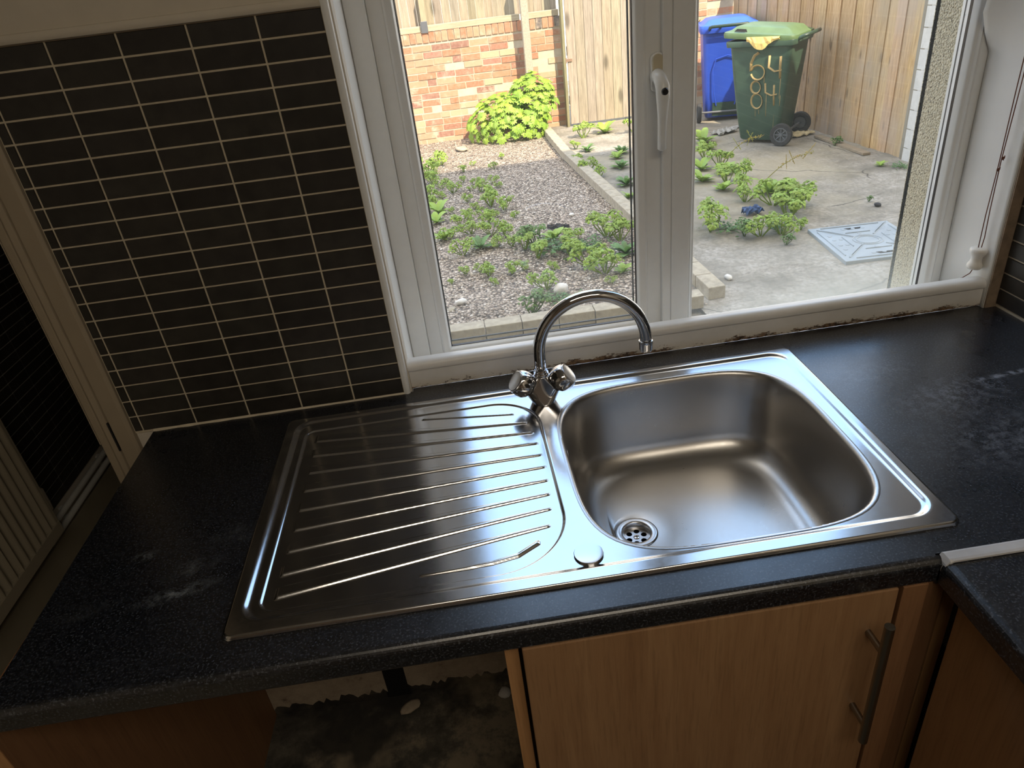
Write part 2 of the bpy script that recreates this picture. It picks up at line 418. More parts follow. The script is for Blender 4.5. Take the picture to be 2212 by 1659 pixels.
# render and pebbledash lining on the outside of the right reveal and wall face
mb = MB()
mb.box(1.112, 1.127, .212, WT+.012, -.13, 1.15)
mb.box(1.112, 3.0, WT, WT+.014, FLOOR-.1, 5.3); mb.box(-.6, -.02, WT, WT+.014, FLOOR-.1, 5.3)
struct(mb.build('wall_exterior_render', M['pebbledash']))
# upper storey and neighbouring terrace that throw the shade over the yard
mb = MB(); mb.box(-6, 8.0, -4.2, WT-.001, CEIL+.1, 5.42); mb.box(XR+.26, 8.0, -4.2, WT-.001, -1.1, CEIL+.1)
struct(mb.build('wall_upper_storey', M['plaster_wall']))
struct(MB().box(XL-.2, XR+.25, YB-.2, 0.0, CEIL, CEIL+.1).build('ceiling', M['old_white']))
struct(MB().box(XL-.2, XR+.25, YB-.2, YB, FLOOR-.1, CEIL).build('wall_back', painted('brown_wall', (.22,.17,.13), .8, .06, .3, 18)))
# floor: one slab, pale vinyl outside the machine bay, stripped dirty screed inside it
struct(MB().box(XL-.2, -.535, YB-.2, YE+.2, FLOOR-.1, FLOOR).build('floor', M['floor_pale']))
struct(MB().box(-.535, XR+.25, YB-.2, 0.002, FLOOR-.1, FLOOR).build('floor_bay', M['floor_dirty']))
# side passage beyond the doorway
mb = MB(); mb.box(-.62, -.45, WT, YE+.15, FLOOR-.1, CEIL+.1); mb.box(XL-.2, -.45, YE, YE+.15, FLOOR-.1, CEIL+.1)
struct(mb.build('wall_passage', M['plaster_wall']))
struct(MB().box(XL-.2, -.45, 0, YE+.15, CEIL, CEIL+.1).build('ceiling_passage', M['old_white']))

def tile_grid(mb, o, u, v, nrm, us, vs, g=.0014, th=.0022):
    # raised tiles between consecutive line positions us, vs
    o = Vector(o); u = Vector(u); v = Vector(v); nrm = Vector(nrm); rnd = random.Random(7)
    b = .0009
    for i in range(len(us)-1):
        for j in range(len(vs)-1):
            u0, u1, v0, v1 = us[i]+g, us[i+1]-g, vs[j]+g, vs[j+1]-g
            if u1-u0 < .004 or v1-v0 < .004: continue
            k = rnd.uniform(.8, 1.25); mb.col = (k, k*rnd.uniform(.96,1.02), k*rnd.uniform(.93,1.0))
            lo = [o+u*a+v*c for a, c in ((u0,v0),(u1,v0),(u1,v1),(u0,v1))]
            hi = [o+u*a+v*c+nrm*th for a, c in ((u0+b,v0+b),(u1-b,v0+b),(u1-b,v1-b),(u0+b,v1-b))]
            mb.add(lo+hi, [(4,5,6,7),(0,1,5,4),(1,2,6,5),(2,3,7,6),(3,0,4,7)])
TW, TH = .10031, .03288
xs = [-.5506] + [-.13294 + TW*k for k in range(-4, 1)] + [-.0365]
zs = [0.0] + [.62609 - TH*k for k in range(19, -1, -1)] + [.6587]
zs = sorted(set(round(z,5) for z in zs if z >= 0))
mb = MB(); mb.cur = 1; mb.col = WHITE; mb.box(-.5515, -.0365, -.0005, .003, -.002, .6587)
mb.cur = 0; tile_grid(mb, (0,-.0005,0), (1,0,0), (0,0,1), (0,-1,0), xs, zs)
tag(struct(mb.build('wall_tiling_window_side', [M['tile'], M['grout']], recalc=False)), 'small dark tiles with cream grout beside the window')
# right wall, tiled above the worktop
struct(MB().box(XR+.0035, XR+.25, YB, 0.0, FLOOR, CEIL).build('wall_right', M['plaster_wall']))
mb = MB(); mb.cur = 1; mb.col = WHITE; mb.box(XR, XR+.0035, -1.4, 0, 0, .66)
mb.cur = 0; tile_grid(mb, (XR,0,0), (0,-1,0), (0,0,1), (-1,0,0), [.0+ TW*k for k in range(0,14)], [0.0]+[.0055+TH*k for k in range(0,20)])
struct(mb.build('wall_tiling_right_side', [M['tile'], M['grout']], recalc=False))
# left wall, tiled above the pipes
struct(MB().box(XL-.2, XL-.0035, YB, YE, FLOOR, CEIL).build('wall_left', M['plaster_wall']))
mb = MB(); mb.cur = 1; mb.col = WHITE; mb.box(XL-.0035, XL, -1.2, YE, -.69, 1.3)
mb.cur = 0; tile_grid(mb, (XL,0,-.69), (0,1,0), (0,0,1), (1,0,0), [-.9+.1045*k for k in range(0,28)], [TH*1.01*k for k in range(0,60)], g=.0013)
def left_grout():
    return painted('dark_grout', (.60,.60,.57), .8, .2, .4, 60)
struct(mb.build('wall_tiling_left_side', [M['tile'], left_grout()], recalc=False))
# baseboard along the left wall
struct(MB().box(XL-.002, XL+.014, YB, YE, FLOOR, -.775).build('baseboard_left', M['floor_pale'], bevel=.003))

# trims: rounded plastic edge of the tiling, its top trim, plaster ledge above, door architrave
def quarter(cx, cy, r, a0, a1, n=7): return [(cx+r*math.cos(a0+(a1-a0)*i/n), cy+r*math.sin(a0+(a1-a0)*i/n)) for i in range(n+1)]
poly = [(-.0365,.004), (-.0365,-.0045)] + quarter(-.0305,-.0005,.0060,PI*1.35,PI*2.0) + [(-.0245,.03),(-.0215,.035),(-.0215,.14),(-.03,.14),(-.03,.004)]
tag(struct(MB().prism(poly, 'z', -.004, .672).build('trim_1', M['upvc'], auto=30)), 'white rounded edge trim between the tiles and the window')
poly = [(.004,.6587),(-.005,.6587)] + [(-.005-.004*math.sin(a*PI/6), .6655-.0068*math.cos(a*PI/6)) for a in range(1,7)] + [(.004,.6723)]
tag(struct(MB().prism(poly, 'x', -.62, -.0365).build('trim_2', M['cream'], auto=30)), 'cream trim capping the dark tiles')
mb = MB(); mb.box(-.62, -.022, -.0035, .004, .6723, CEIL)
tag(struct(mb.build('trim_3', M['cream'])), 'painted plaster above the tile trim')
mb = MB(); mb.box(-.022, 1.1245, .0, .004, 1.15, CEIL); mb.box(1.1245, XR, -.001, .004, .0, CEIL)
tag(struct(mb.build('trim_4', painted('brown_filler', (.30,.22,.15), .8, .4, .6, 40))), 'dirty brown strip in the corner by the right wall')
D1 = struct(empty('door_1', (-.585, 0, FLOOR)))
prof = [(-.5506,.006),(-.5506,-.008),(-.556,-.012),(-.583,-.012),(-.585,-.007),(-.587,-.012),(-.597,-.014),(-.599,-.008),(-.601,-.012),(-.6135,-.012),(-.6155,-.009),(-.6155,.006)]
MB().prism(prof, 'z', FLOOR, 1.25).build('architrave', M['brownish'], D1, bevel=.0012)
MB().box(-.620, -.600, .006, WT, FLOOR, 1.25).build('door_lining', M['brownish'], D1)
MB().box(-.6175, -.6155, -.010, -.002, -.01, 1.25).build('door_stop', M['brownish'], D1)
MB().box(-.5870, -.5845, -.0135, -.007, -.028, .035).build('latch_keep', M['rubber'], D1)

# ================================================================= WINDOW
WN = struct(empty('window_1', (.55, .17, -.085)))
yF, yS, yG = .140, .154, .173
def ring(mb, x0,x1,z0,z1, w, y0, y1, wl=None, wr=None, wb=None, wt=None):
    wl = wl or w; wr = wr or w; wb = wb or w; wt = wt or w
    mb.box(x0, x0+wl, y0, y1, z0, z1); mb.box(x1-wr, x1, y0, y1, z0, z1)
    mb.box(x0+wl, x1-wr, y0, y1, z0, z0+wb); mb.box(x0+wl, x1-wr, y0, y1, z1-wt, z1)
def bead(mb, x0,x1,z0,z1, w, ya, yb):
    # moulded bead frame: profile runs from outer edge (depth ya) to the glass edge (depth yb)
    pr = [(0,ya+.004),(0,ya),(w*.18,ya-.0015),(w*.36,ya+.001),(w*.5,ya+.0035),(w*.66,ya+.005),(w*.8,ya+.009),(w,yb-.001),(w,yb+.003)]
    def loop(k):
        d, y = pr[k]
        return [(x0+d,y,z0+d),(x1-d,y,z0+d),(x1-d,y,z1-d),(x0+d,y,z1-d)]
    mb.loops([loop(k) for k in range(len(pr))], True, False)
ZT = 1.145
mb = MB()
ring(mb, -.0215, 1.1245, -.085, ZT, .035, yF, .212, wl=.036, wr=.0195, wb=.028)
mb.box(.512, .530, yF, .212, -.057, ZT-.035); mb.box(.530, .567, yF-.0015, .212, -.057, ZT-.035)
mb.build('outer_frame', M['upvc'], WN, bevel=.0025)
sh = MB(); ring(sh, .0145, .5135, -.052, ZT-.035, .029, yS, .205, wl=.0275, wr=.030, wb=.034)
SA = sh.build('opening_sash', M['upvc'], WN, bevel=.002)
mb = MB(); bead(mb, .0418, .4840, -.0185, ZT-.063, .0195, yS, yG); mb.build('glazing_bead', M['upvc'], SA, auto=50, recalc=True)
mb = MB(); ring(mb, .0600, .4655, -.0003, ZT-.082, .0016, yG-.003, yG+.004); ring(mb, .0590, .4660, -.001, ZT-.08, .0030, .196, .199)
mb.build('rubber_gasket', M['rubber'], SA)
mb = MB(); bead(mb, .5665, 1.1055, -.058, ZT-.034, .0150, yF+.001, .165); mb.build('glazing_bead', M['upvc'], WN, auto=50)
mb = MB(); ring(mb, .5800, 1.0925, -.0445, ZT-.05, .0022, .163, .170); ring(mb, .5790, 1.1075, -.046, ZT-.048, .0030, .199, .202)
mb.build('rubber_gasket', M['rubber'], WN)
MB().box(.056, .470, .181, .1815, -.004, ZT-.075).build('glass_pane', M['glass'], WN)
MB().box(.576, 1.110, .181, .1815, -.05, ZT-.045).build('glass_pane', M['glass'], WN)
# outside sill of the frame
mb = MB(); mb.hexa([(-.0215,.205,-.105),(1.128,.205,-.105),(1.128,.318,-.112),(-.0215,.318,-.112),(-.0215,.205,-.075),(1.128,.205,-.075),(1.128,.318,-.086),(-.0215,.318,-.086)])
mb.build('outer_sill', M['upvc'], WN, bevel=.002)
# handle on the sash stile
H = MB(); cx, cz = .5045, .495
pl = [(cx+.0125*math.cos(a), cz+.018+.0125*math.sin(a)) for a in [i*PI/10 for i in range(11)]] + [(cx-.0125+.001, cz-.031),(cx-.008,cz-.034),(cx+.008,cz-.034),(cx+.0115,cz-.031)]
HB = H.prism(pl, 'y', yS-.010, yS+.001).build('window_handle', M['upvc'], WN, bevel=.002)
MB().prism([(cx+.0095*math.cos(a), cz+.018+.0095*math.sin(a)) for a in [i*PI/10 for i in range(11)]] + [(cx-.0092,cz-.002),(cx+.0092,cz-.002)], 'y', yS-.0125, yS-.009).build('screw_cap', M['cream_plastic'], HB)
MB().tube([(cx-.002,yS-.006,cz-.010),(cx-.003,yS-.020,cz-.006),(cx-.003,yS-.034,cz-.010),(cx-.002,yS-.045,cz-.022),(cx-.0015,yS-.046,cz-.040),(cx-.001,yS-.042,cz-.070),(cx-.0005,yS-.037,cz-.100),(cx,yS-.036,cz-.130),(cx,yS-.036,cz-.133)],
  [.0115,.0115,.012,.0125,.0120,.0090,.0078,.0085,.004], 16).build('lever', M['upvc'], HB, smooth=True)
MB().lathe([(.0004,-.0021),(.005,-.002),(.0065,0),(.0065,.004)], (cx-.001,yS-.0575,cz-.029), (0,1,.12), 20).build('lock_button', M['black_gloss'], HB, auto=40)

# sill nosing with flaking paint, and the reveal floor behind it
pts = [(.016,0.0),(.012,0.0),(.012,.038)] + [(.021-.0125*math.cos(a)-.0015, .0445+.0125*math.sin(a)) for a in [(-.35+i*(PI*.5+.35)/9) for i in range(10)]] + [(.036,.055),(.040,.050),(.040,.0)]
mb = MB(); n = 140; rnd = random.Random(3); L = []
for i in range(n+1):
    x = -.022 + 1.146*i/n; jz = .0012*rnd.random()
    L.append([(x, y, (max(.0005, jz) if z < .001 and y < .02 else z)) for y, z in pts])
mb.loops(L)
nos = tag(struct(mb.build('trim_5', M['sill'], auto=38)), 'white painted wooden sill nosing with paint flaking along its foot')
MB().box(-.022, 1.125, .040, .141, -.084, -.020).build('sill_board', M['gloss_white'], nos)
RV = painted('reveal_paint', (.78,.77,.74), .55, .05, .9, 14)
tag(struct(MB().prism([(1.1235,.003),(1.1235,.139),(1.1265,.139),(1.13,.003)], 'z', -.02, 1.15).build('trim_6', RV)), 'white painted plaster of the right window reveal')
# peeling lining paper on the upper part of the reveal, bare brown plaster behind it
mb = MB(); nu, nv = 16, 18; g = []
for i in range(nu+1):
    u = i/nu
    for j in range(nv+1):
        v = j/nv
        z = (.455 + .45*(j-5)/(nv-5)) if j > 5 else -.02+.475*j/5; v = max(0,(j-5)/(nv-5)); yl = .139 - .095*sm(v*1.6)
        y = yl + (.004-yl)*u
        lift = ((1-u)**1.8)*(.030*sm(v*7)+.030*sm(v*2))
        g.append((1.1228-lift-.0012*math.sin(9*u+11*v)*min(1,v*6), y, z))
fs = [(i*(nv+1)+j, (i+1)*(nv+1)+j, (i+1)*(nv+1)+j+1, i*(nv+1)+j+1) for i in range(nu) for j in range(nv)]
mb.add(g, fs); o = mb.build('peeling_wallpaper', RV, smooth=True); s_ = o.modifiers.new('s','SOLIDIFY'); s_.thickness = .0006
tag(o, 'torn flap of white lining paper peeling off the right window reveal', 'wallpaper')
struct(MB().box(1.1226,1.1240,.005,.1385,.470,1.145).build('trim_7', painted('bare_plaster', (.42,.31,.22), .9, .25, .6, 20)))
# blind cord
BC = empty('blind_cord', (1.111,.035,.094)); tag(BC, 'brown blind cord with a clear plastic toggle hanging over the sill end', 'cord')
mb = MB(); mb.tube([(1.1095,.035,.105),(1.1085,.035,.18),(1.111,.036,.27),(1.1095,.035,.40),(1.112,.035,.75),(1.112,.035,1.148)], .0009, 8)
mb.tube([(1.114,.034,.105),(1.1165,.034,.135),(1.114,.034,.19),(1.1125,.034,.28),(1.1165,.035,.42),(1.116,.035,.75),(1.115,.035,1.148)], .0009, 8)
for z, dx in ((.282,.003),(.262,-.001)):
    for a in range(3): mb.tube([(1.112+dx+.0022*math.cos(t), .034+.0022*math.sin(t), z+.0007*t+a*.0016) for t in [i*.7 for i in range(10)]], .0009, 6)
mb.tube([(1.110,.035,.075),(1.106,.037,.062),(1.096,.042,.052),(1.089,.046,.048)], .0009, 8)
mb.build('cord', M['cord'], BC, smooth=True)
MB().lathe([(.004,.0215),(.0125,.021),(.0155,.0185),(.0160,.014),(.0140,.009),(.0105,.003),(.0098,-.003),(.0110,-.008),(.0138,-.013),(.0140,-.018),(.0115,-.0215),(.003,-.022)], (1.111,.035,.094), (.07,0,1), 28).build('toggle', M['toggle'], BC, smooth=True)

# ================================================================= WORKTOPS
def nose_prof(y_front, y_back, t=.038, r=.011):
    p = [(y_back,0.0)] + [(y_front+r-r*math.sin(a), -r+r*math.cos(a)) for a in [i*PI/2/6 for i in range(7)]]
    p += [(y_front+.0, -t+.006),(y_front+.004,-t),(y_back,-t)]
    return p
mb = MB()
mb.prism(nose_prof(-.603, 0.0), 'x', -.515, -.226); mb.prism(nose_prof(-.603, 0.0), 'x', .676, .700)
mb.prism(nose_prof(-.603, -.527), 'x', -.226, .676); mb.box(-.226, .676, -.073, 0, -.038, 0)
mb.box(-.020, 1.120, -.0005, .0125, -.038, 0); mb.box(.700, XR-.001, -.590, 0, -.038, 0); mb.prism(nose_prof(-.603,-.590), 'x', .636, .700)
mb.box(.636, .642, -.603, -.59, -.038, -.006)
tag(mb.build('worktop', M['worktop']), 'speckled black laminate worktop under the window holding the sink', 'worktop')
mb = MB()
r = .011
p = [(XR-.001,-.0005)] + [(.637+r-r*math.sin(a), -r-.0005+r*math.cos(a)) for a in [i*PI/2/6 for i in range(7)]] + [(.637,-.034),(.641,-.038),(XR-.001,-.038)]
mb.loops([[(x,-.6045,z) for x,z in p],[(x-.012,-1.6,z) for x,z in p]])
tag(mb.build('worktop', M['worktop']), 'black worktop running toward the viewer along the right wall', 'worktop')
mb = MB()
def strip_loop(x, e=0):
    return [(x,-.5915,.0003),(x,-.5915,.0032),(x,-.5945,.0042),(x,-.6050,.0042),(x,-.6085,.0034-e),(x,-.6085,.0003-e),(x,-.600,.0000)]
mb.loops([strip_loop(.6435,.003), strip_loop(.648), strip_loop(.74), strip_loop(.9), strip_loop(XR-.002)])
mb.loops([[(.6375,-.5925,-.012),(.6375,-.6075,-.012),(.6375,-.6075,-.016),(.6375,-.5925,-.016)],[(.6395,-.5920,-.002),(.6395,-.6080,-.003),(.6395,-.6080,-.008),(.6395,-.5920,-.006)],[(.6435,-.5915,.0042),(.6435,-.6085,.0038),(.6435,-.6085,.0),(.6435,-.5915,.0)]])
tag(mb.build('joint_strip', painted('marked_aluminium', (.62,.62,.63), .35, .25, .3, 14), bevel=.0006), 'pale metal strip covering the joint between the two worktops', 'joint strip')
mb = MB(); rnd = random.Random(9); L = []
for i in range(44):
    x = -.515 + .485*i/43; w = .0018+.0030*max(0, 1-i/30)*(.6+.4*math.sin(i*1.3)) + rnd.random()*.0008
    L.append([(x,-.0032,.0002),(x,-.0032-w,.0003),(x,-.0032-w*.6,.0015),(x,-.0032,.0025+w*.3)])
mb.loops(L)
tag(mb.build('sealant_bead', painted('old_sealant', (.66,.58,.44), .5, .15, .3, 50), smooth=False), 'cream sealant bead along the foot of the dark tiles', 'sealant')

# ================================================================= SINK
SK = empty('sink', (.225, -.30, 0)); tag(SK, 'stainless steel sink with one bowl and a ribbed drainer', 'sink')
def rr_in(x, y, x0, x1, y0, y1, rs):
    # inside distance (positive inside) to a rounded rectangle with radii rs = (left-front, right-front, right-back, left-back)
    cx, cy = (x0+x1)/2, (y0+y1)/2
    right = x > cx; back = y > cy
    r = np.where(right, np.where(back, rs[2], rs[1]), np.where(back, rs[3], rs[0]))
    qx = np.abs(x-cx)-(x1-x0)/2+r; qy = np.abs(y-cy)-(y1-y0)/2+r
    return -(np.minimum(np.maximum(qx,qy),0)+np.hypot(np.maximum(qx,0),np.maximum(qy,0))-r)
def ss(t): t = np.clip(t,0,1); return t*t*(3-2*t)
X0, X1, Y0, Y1 = -.25, .70, -.5505, -.0495
gx = np.unique(np.concatenate([np.arange(X0, .21, .0018), np.arange(.21, X1, .0024), [X1]])); gy = np.unique(np.concatenate([np.arange(Y0, Y1, .0010), [Y1]]))
GX, GY = np.meshgrid(gx, gy, indexing='ij')
d0 = rr_in(GX,GY,X0,X1,Y0,Y1,(.014,.014,.012,.012))
Z = .0058*ss((d0+.0004)/.0028) + .0002
d1 = rr_in(GX,GY,-.2335,.6845,-.5315,-.0600,(.034,.036,.036,.034))
Z -= .0042*ss(d1/.0105)
d2 = rr_in(GX,GY,-.2125,.2050,-.5135,-.0905,(.022,.105,.085,.018))
Z -= .0026*ss(d2/.0035)
RIBS = [((-.002,-.108),(.162,-.135)),((-.192,-.129),(.182,-.169)),((-.192,-.174),(.188,-.201)),((-.191,-.222),(.191,-.234)),((-.192,-.269),(.193,-.267)),((-.192,-.317),(.194,-.300)),
        ((-.192,-.362),(.193,-.334)),((-.194,-.407),(.191,-.367)),((-.195,-.452),(.188,-.400)),((-.195,-.493),(.181,-.435))]
for k, ((xa,ya),(xb,yb)) in enumerate(RIBS):
    t = (GX-xa)/(xb-xa); base = ya+(yb-ya)*t
    w = (.0235-.0175*np.clip(t,0,1)) if k else .0055*np.ones_like(t)
    inx = ss((GX-xa)/.004)*ss((xb-GX)/.004)
    Z += .0030*inx*ss((GY-base+.0008)/.0034)*ss((base+w-GY)/.0050)
px = np.array([-.003,.06,.096,.13,.160]); py = np.array([-.492,-.4925,-.491,-.485,-.467])
base = np.interp(GX, px, py); t = (GX+.003)/.163
Z += .0030*ss((GX+.003)/.004)*ss((.162-GX)/.004)*ss((GY-base)/.0022)*ss((base+.004+.006*np.clip(t,0,1)-GY)/.0040)
BC0 = (.443,-.304); BA = .2120; BN = 3.8
bd = (np.abs((GX-BC0[0])/(BA+.0005))**BN + np.abs((GY-BC0[1])/(BA+.0005))**BN)
keep = (bd > 1.0)
nx, ny = GX.shape
# snap corners to the rounded outline
mask = d0 > -.0012
idx = -np.ones(nx*ny, int); use = (keep & mask).ravel()
fs = []
ok = keep & mask
for i in range(nx-1):
    a = ok[i,:-1] & ok[i,1:] & ok[i+1,:-1] & ok[i+1,1:]
    for j in np.nonzero(a)[0]:
        fs.append((i*ny+j, (i+1)*ny+j, (i+1)*ny+j+1, i*ny+j+1))
used = np.unique(np.array(fs)); remap = -np.ones(nx*ny, int); remap[used] = np.arange(len(used))
V = np.stack([GX.ravel(), GY.ravel(), Z.ravel()],1)[used]
mb = MB(); mb.v = [tuple(map(float, v)) for v in V]; mb.f = [[int(remap[q]) for q in f] for f in fs]; mb.mi = [0]*len(fs); mb.c = [None]*len(fs)
mb.build('drainer_deck', M['steel'], SK, smooth=True, recalc=False)
def squircle(cx, cy, a, b, n, z, N=120, circ=0.0, dc=(0,0)):
    L = []
    for i in range(N):
        th = 2*PI*i/N; c, s = math.cos(th), math.sin(th)
        r = (abs(c/a)**n + abs(s/b)**n)**(-1.0/n)
        L.append((cx+r*c, cy+r*s, z))
    return L
rings = []
for a, z in ((.2185,.0015),(.2165,.0023),(.2140,.0022),(.2120,.0012),(.2100,-.0012),(.2085,-.0045),(.2075,-.0100),(.2060,-.022),(.2035,-.050),(.2010,-.080),(.1985,-.105)):
    rings.append(squircle(BC0[0],BC0[1],a,a,BN if z > -.02 else BN-.15,z))
for i in range(1, 11):
    q = i/10*PI/2; rings.append(squircle(BC0[0],BC0[1], .1480+.0500*math.cos(q), .1480+.0500*math.cos(q), 3.55-.3*i/10, -.112-.050*math.sin(q)))
DR = (.337,-.297)
for i in range(1, 13):
    t = i/12; e = t
    a = .148*(1-e)+.0362*e; cx = BC0[0]*(1-e)+DR[0]*e; cy = BC0[1]*(1-e)+DR[1]*e
    rings.append(squircle(cx, cy, a, a, 3.25*(1-t)+2.0*t, -.162-.0045*t - (.0015 if i == 12 else 0)))
MB().loops(rings, True, False).build('bowl', M['steel_bowl'], SK, smooth=True)
# waste
WA = MB().lathe([(.0358,-.1690),(.0352,-.1664),(.0330,-.1657),(.0262,-.1660),(.0240,-.1675),(.0232,-.1760),(.0228,-.182)], (DR[0],DR[1],0), (0,0,1), 48, cap=False).build('waste', M['chrome_dull'], SK, smooth=True)
bm = bmesh.new()
def circ(bm, cx, cy, r, n): 
    vs = [bm.verts.new((cx+r*math.cos(2*PI*i/n), cy+r*math.sin(2*PI*i/n), 0)) for i in range(n)]
    return [bm.edges.new((vs[i], vs[(i+1)%n])) for i in range(n)]
ed = circ(bm, 0, 0, .0229, 48)
for k in range(6): ed += circ(bm, .0142*math.cos(k*PI/3+.3), .0142*math.sin(k*PI/3+.3), .0050, 20)
bmesh.ops.triangle_fill(bm, edges=ed, use_beauty=True)
me = bpy.data.meshes.new('strainer'); bm.to_mesh(me); bm.free(); me.materials.append(M['chrome_dull'])
st = bpy.data.objects.new('strainer', me); COL.objects.link(st); st.parent = WA; st.location = (DR[0]-SK.location.x, DR[1]-SK.location.y, -.1795)
so = st.modifiers.new('s','SOLIDIFY'); so.thickness = .0012
mb = MB(); mb.lathe([(.0055,-.1790),(.0052,-.1778),(.0040,-.1772),(.0005,-.1772)], (DR[0],DR[1],0), (0,0,1), 24)
mb.build('screw', M['chrome'], WA, auto=30)
mb = MB(); mb.box(DR[0]-.0034,DR[0]+.0034,DR[1]-.0005,DR[1]+.0005,-.1774,-.1769); mb.box(DR[0]-.0005,DR[0]+.0005,DR[1]-.0034,DR[1]+.0034,-.1774,-.1769)
mb.build('screw_slot', M['hole'], WA)
MB().lathe([(.0235,-.183),(.0235,-.22),(.001,-.22)], (DR[0],DR[1],0), (0,0,1), 32, cap=False).build('drain_pipe', M['hole'], WA)
# overflow fitting on the left wall of the bowl
mb = MB()
L = []
for rr, xx in ((1.0,.0),(1.0,.003),(.8,.0042),(.62,.003),(.6,.0005)):
    L.append([(.2365+xx, -.222+.0165*rr*math.cos(t), -.040+.0105*rr*math.sin(t)) for t in [2*PI*i/28 for i in range(28)]])
mb.loops(L, True, False); mb.build('overflow', M['chrome_dull'], SK, smooth=True)
# cover disc over the spare tap hole
tag(MB().lathe([(.0185,.0008),(.0188,.0022),(.0196,.0042),(.0190,.0050),(.0150,.0054),(.0004,.0054)], (.2215,-.5015,0), (0,0,1), 48).build('tap_hole_cover', M['steel'], auto=40),
    'round steel cap covering the spare tap hole at the sink front', 'cap')

# ================================================================= TAP
TX, TY = .2200, -.1050
TP = empty('mixer_tap', (TX,TY,.002)); tag(TP, 'chrome swan neck mixer tap with two faceted handles behind the sink', 'tap')
bm = bmesh.new()
def addring(o, ax, r, n=18):
    o = Vector(o); ax = Vector(ax).normalized(); a = ax.orthogonal().normalized(); b = ax.cross(a)
    for i in range(n): bm.verts.new(o+(a*math.cos(2*PI*i/n)+b*math.sin(2*PI*i/n))*r)
AXL = Vector((-.76,-.17,.60)).normalized(); AXR = Vector((.76,-.17,.60)).normalized()
addring((0,0,.0), (0,0,1), .0205); addring((0,0,.004), (0,0,1), .0205); addring((0,0,.0545), (0,0,1), .0140)
addring(Vector((-.0215,-.002,.0330)), AXL, .0150); addring(Vector((.0215,-.002,.0330)), AXR, .0150)
bmesh.ops.convex_hull(bm, input=bm.verts)
me = bpy.data.meshes.new('tap_body'); bm.to_mesh(me); bm.free(); me.materials.append(M['chrome'])
bo = bpy.data.objects.new('tap_body', me); COL.objects.link(bo); bo.parent = TP; bo.location = (0,0,-.0005)
bv = bo.modifiers.new('b','BEVEL'); bv.width = .0022; bv.segments = 3; bv.limit_method = 'ANGLE'; bv.angle_limit = math.radians(22)
for p_ in me.polygons: p_.use_smooth = True
ws = bo.modifiers.new('w','WEIGHTED_NORMAL'); ws.keep_sharp = False
MB().lathe([(.0134,.054),(.0134,.0585),(.0126,.0600),(.0118,.0600),(.0118,.0625),(.0108,.0650)], (0,0,0), (0,0,1), 32).build('collar', M['chrome'], TP, local=True, auto=35)
R_ = .0945; zc = .0960; path = [(0,0,.060),(0,0,.075),(0,0,.088)]
for i in range(0, 27): a = PI - PI*i/26; path.append((R_+R_*math.cos(a), 0, zc+R_*math.sin(a)))
path += [(2*R_, 0, zc-.004)]
MB().tube(path, .0104, 24).build('spout', M['chrome'], TP, local=True, smooth=True)
MB().lathe([(.0106,.0),(.0122,-.001),(.0124,-.006),(.0118,-.0075),(.0116,-.017),(.0098,-.0215),(.0085,-.0215),(.0082,-.017)], (2*R_,0,zc-.003), (0,0,1), 24, cap=False).build('aerator', M['chrome'], TP, local=True, auto=35)
for ax, sx in ((AXL,-1),(AXR,1)):
    o = Vector((.0215*sx, -.002, .0325))
    MB().lathe([(.0150,-.001),(.0150,.0035),(.0130,.0045)], o, ax, 28).build('valve_neck', M['rubber'], TP, local=True, auto=35)
    # knob: alternating lobed sections
    a = ax.orthogonal().normalized(); b = ax.cross(a); L = []
    for r, h, am in ((.0125,.0040,.0),(.0205,.0060,.0),(.0222,.0085,.02),(.0238,.0150,.085),(.0232,.0240,.085),(.0216,.0300,.04),(.0200,.0325,.0)):
        L.append([o+ax*h+(a*math.cos(t)+b*math.sin(t))*r*(1+am*abs(math.cos(3.5*t))-am*.6) for t in [2*PI*i/56 for i in range(56)]])
    k = MB().loops(L).build('tap_handle', M['chrome'], TP, local=True, auto=24)
    MB().lathe([(.0192,.0325),(.0190,.0345),(.0178,.0352),(.0165,.0346),(.0004,.0346)], o, ax, 36).build('handle_cap', M['chrome_dull'], k, local=True, auto=30)

# ================================================================= CABINETS
CB = empty('base_cabinet', (.36,-.3,FLOOR)); tag(CB, 'beech effect base cabinet under the sink bowl with a steel bar handle', 'cabinet')
mb = MB(); mb.col = WHITE; mb.box(.094,.112,-.578,-.02,FLOOR+.10,-.038); mb.box(.676,.694,-.578,-.02,FLOOR+.10,-.038); mb.box(.112,.676,-.578,-.02,FLOOR+.10,FLOOR+.118)
mb.build('carcass', M['beech_x'], CB, bevel=.0006)
mb = MB(); mb.col = WHITE; mb.box(.1165,.5925,-.600,-.582,FLOOR+.11,-.0405)
DO = mb.build('door', M['beech'], CB, bevel=.0015)
mb = MB(); bx, by = .5630,-.6350
mb.tube([(bx,by,-.062),(bx,by,-.292)], .0062, 20); mb.tube([(bx,-.600,-.112),(bx,by,-.112)], .0045, 14); mb.tube([(bx,-.600,-.262),(bx,by,-.262)], .0045, 14)
mb.build('bar_handle', M['handle_steel'], DO, auto=40)
mb = MB(); mb.col = (.8,.72,.7); mb.box(.5975,.630,-.601,-.583,FLOOR+.10,-.0385)  # tint lowered to paint in the weaker light on this stile
mb.col = (.55,.5,.5); mb.box(.630,.655,-.598,-.58,FLOOR+.10,-.0385)  # darker tint paints in the shade beside the right-hand cabinet
mb.build('corner_post', M['beech'], CB, bevel=.001)
mb = MB(); mb.col = WHITE; mb.box(.112,.64,-.53,-.515,FLOOR,FLOOR+.10); mb.build('plinth', M['beech'], CB)
CR = empty('base_cabinet', (.9,-1.1,FLOOR)); tag(CR, 'beech effect cabinet under the right hand worktop, its door edge-on in shade', 'cabinet')
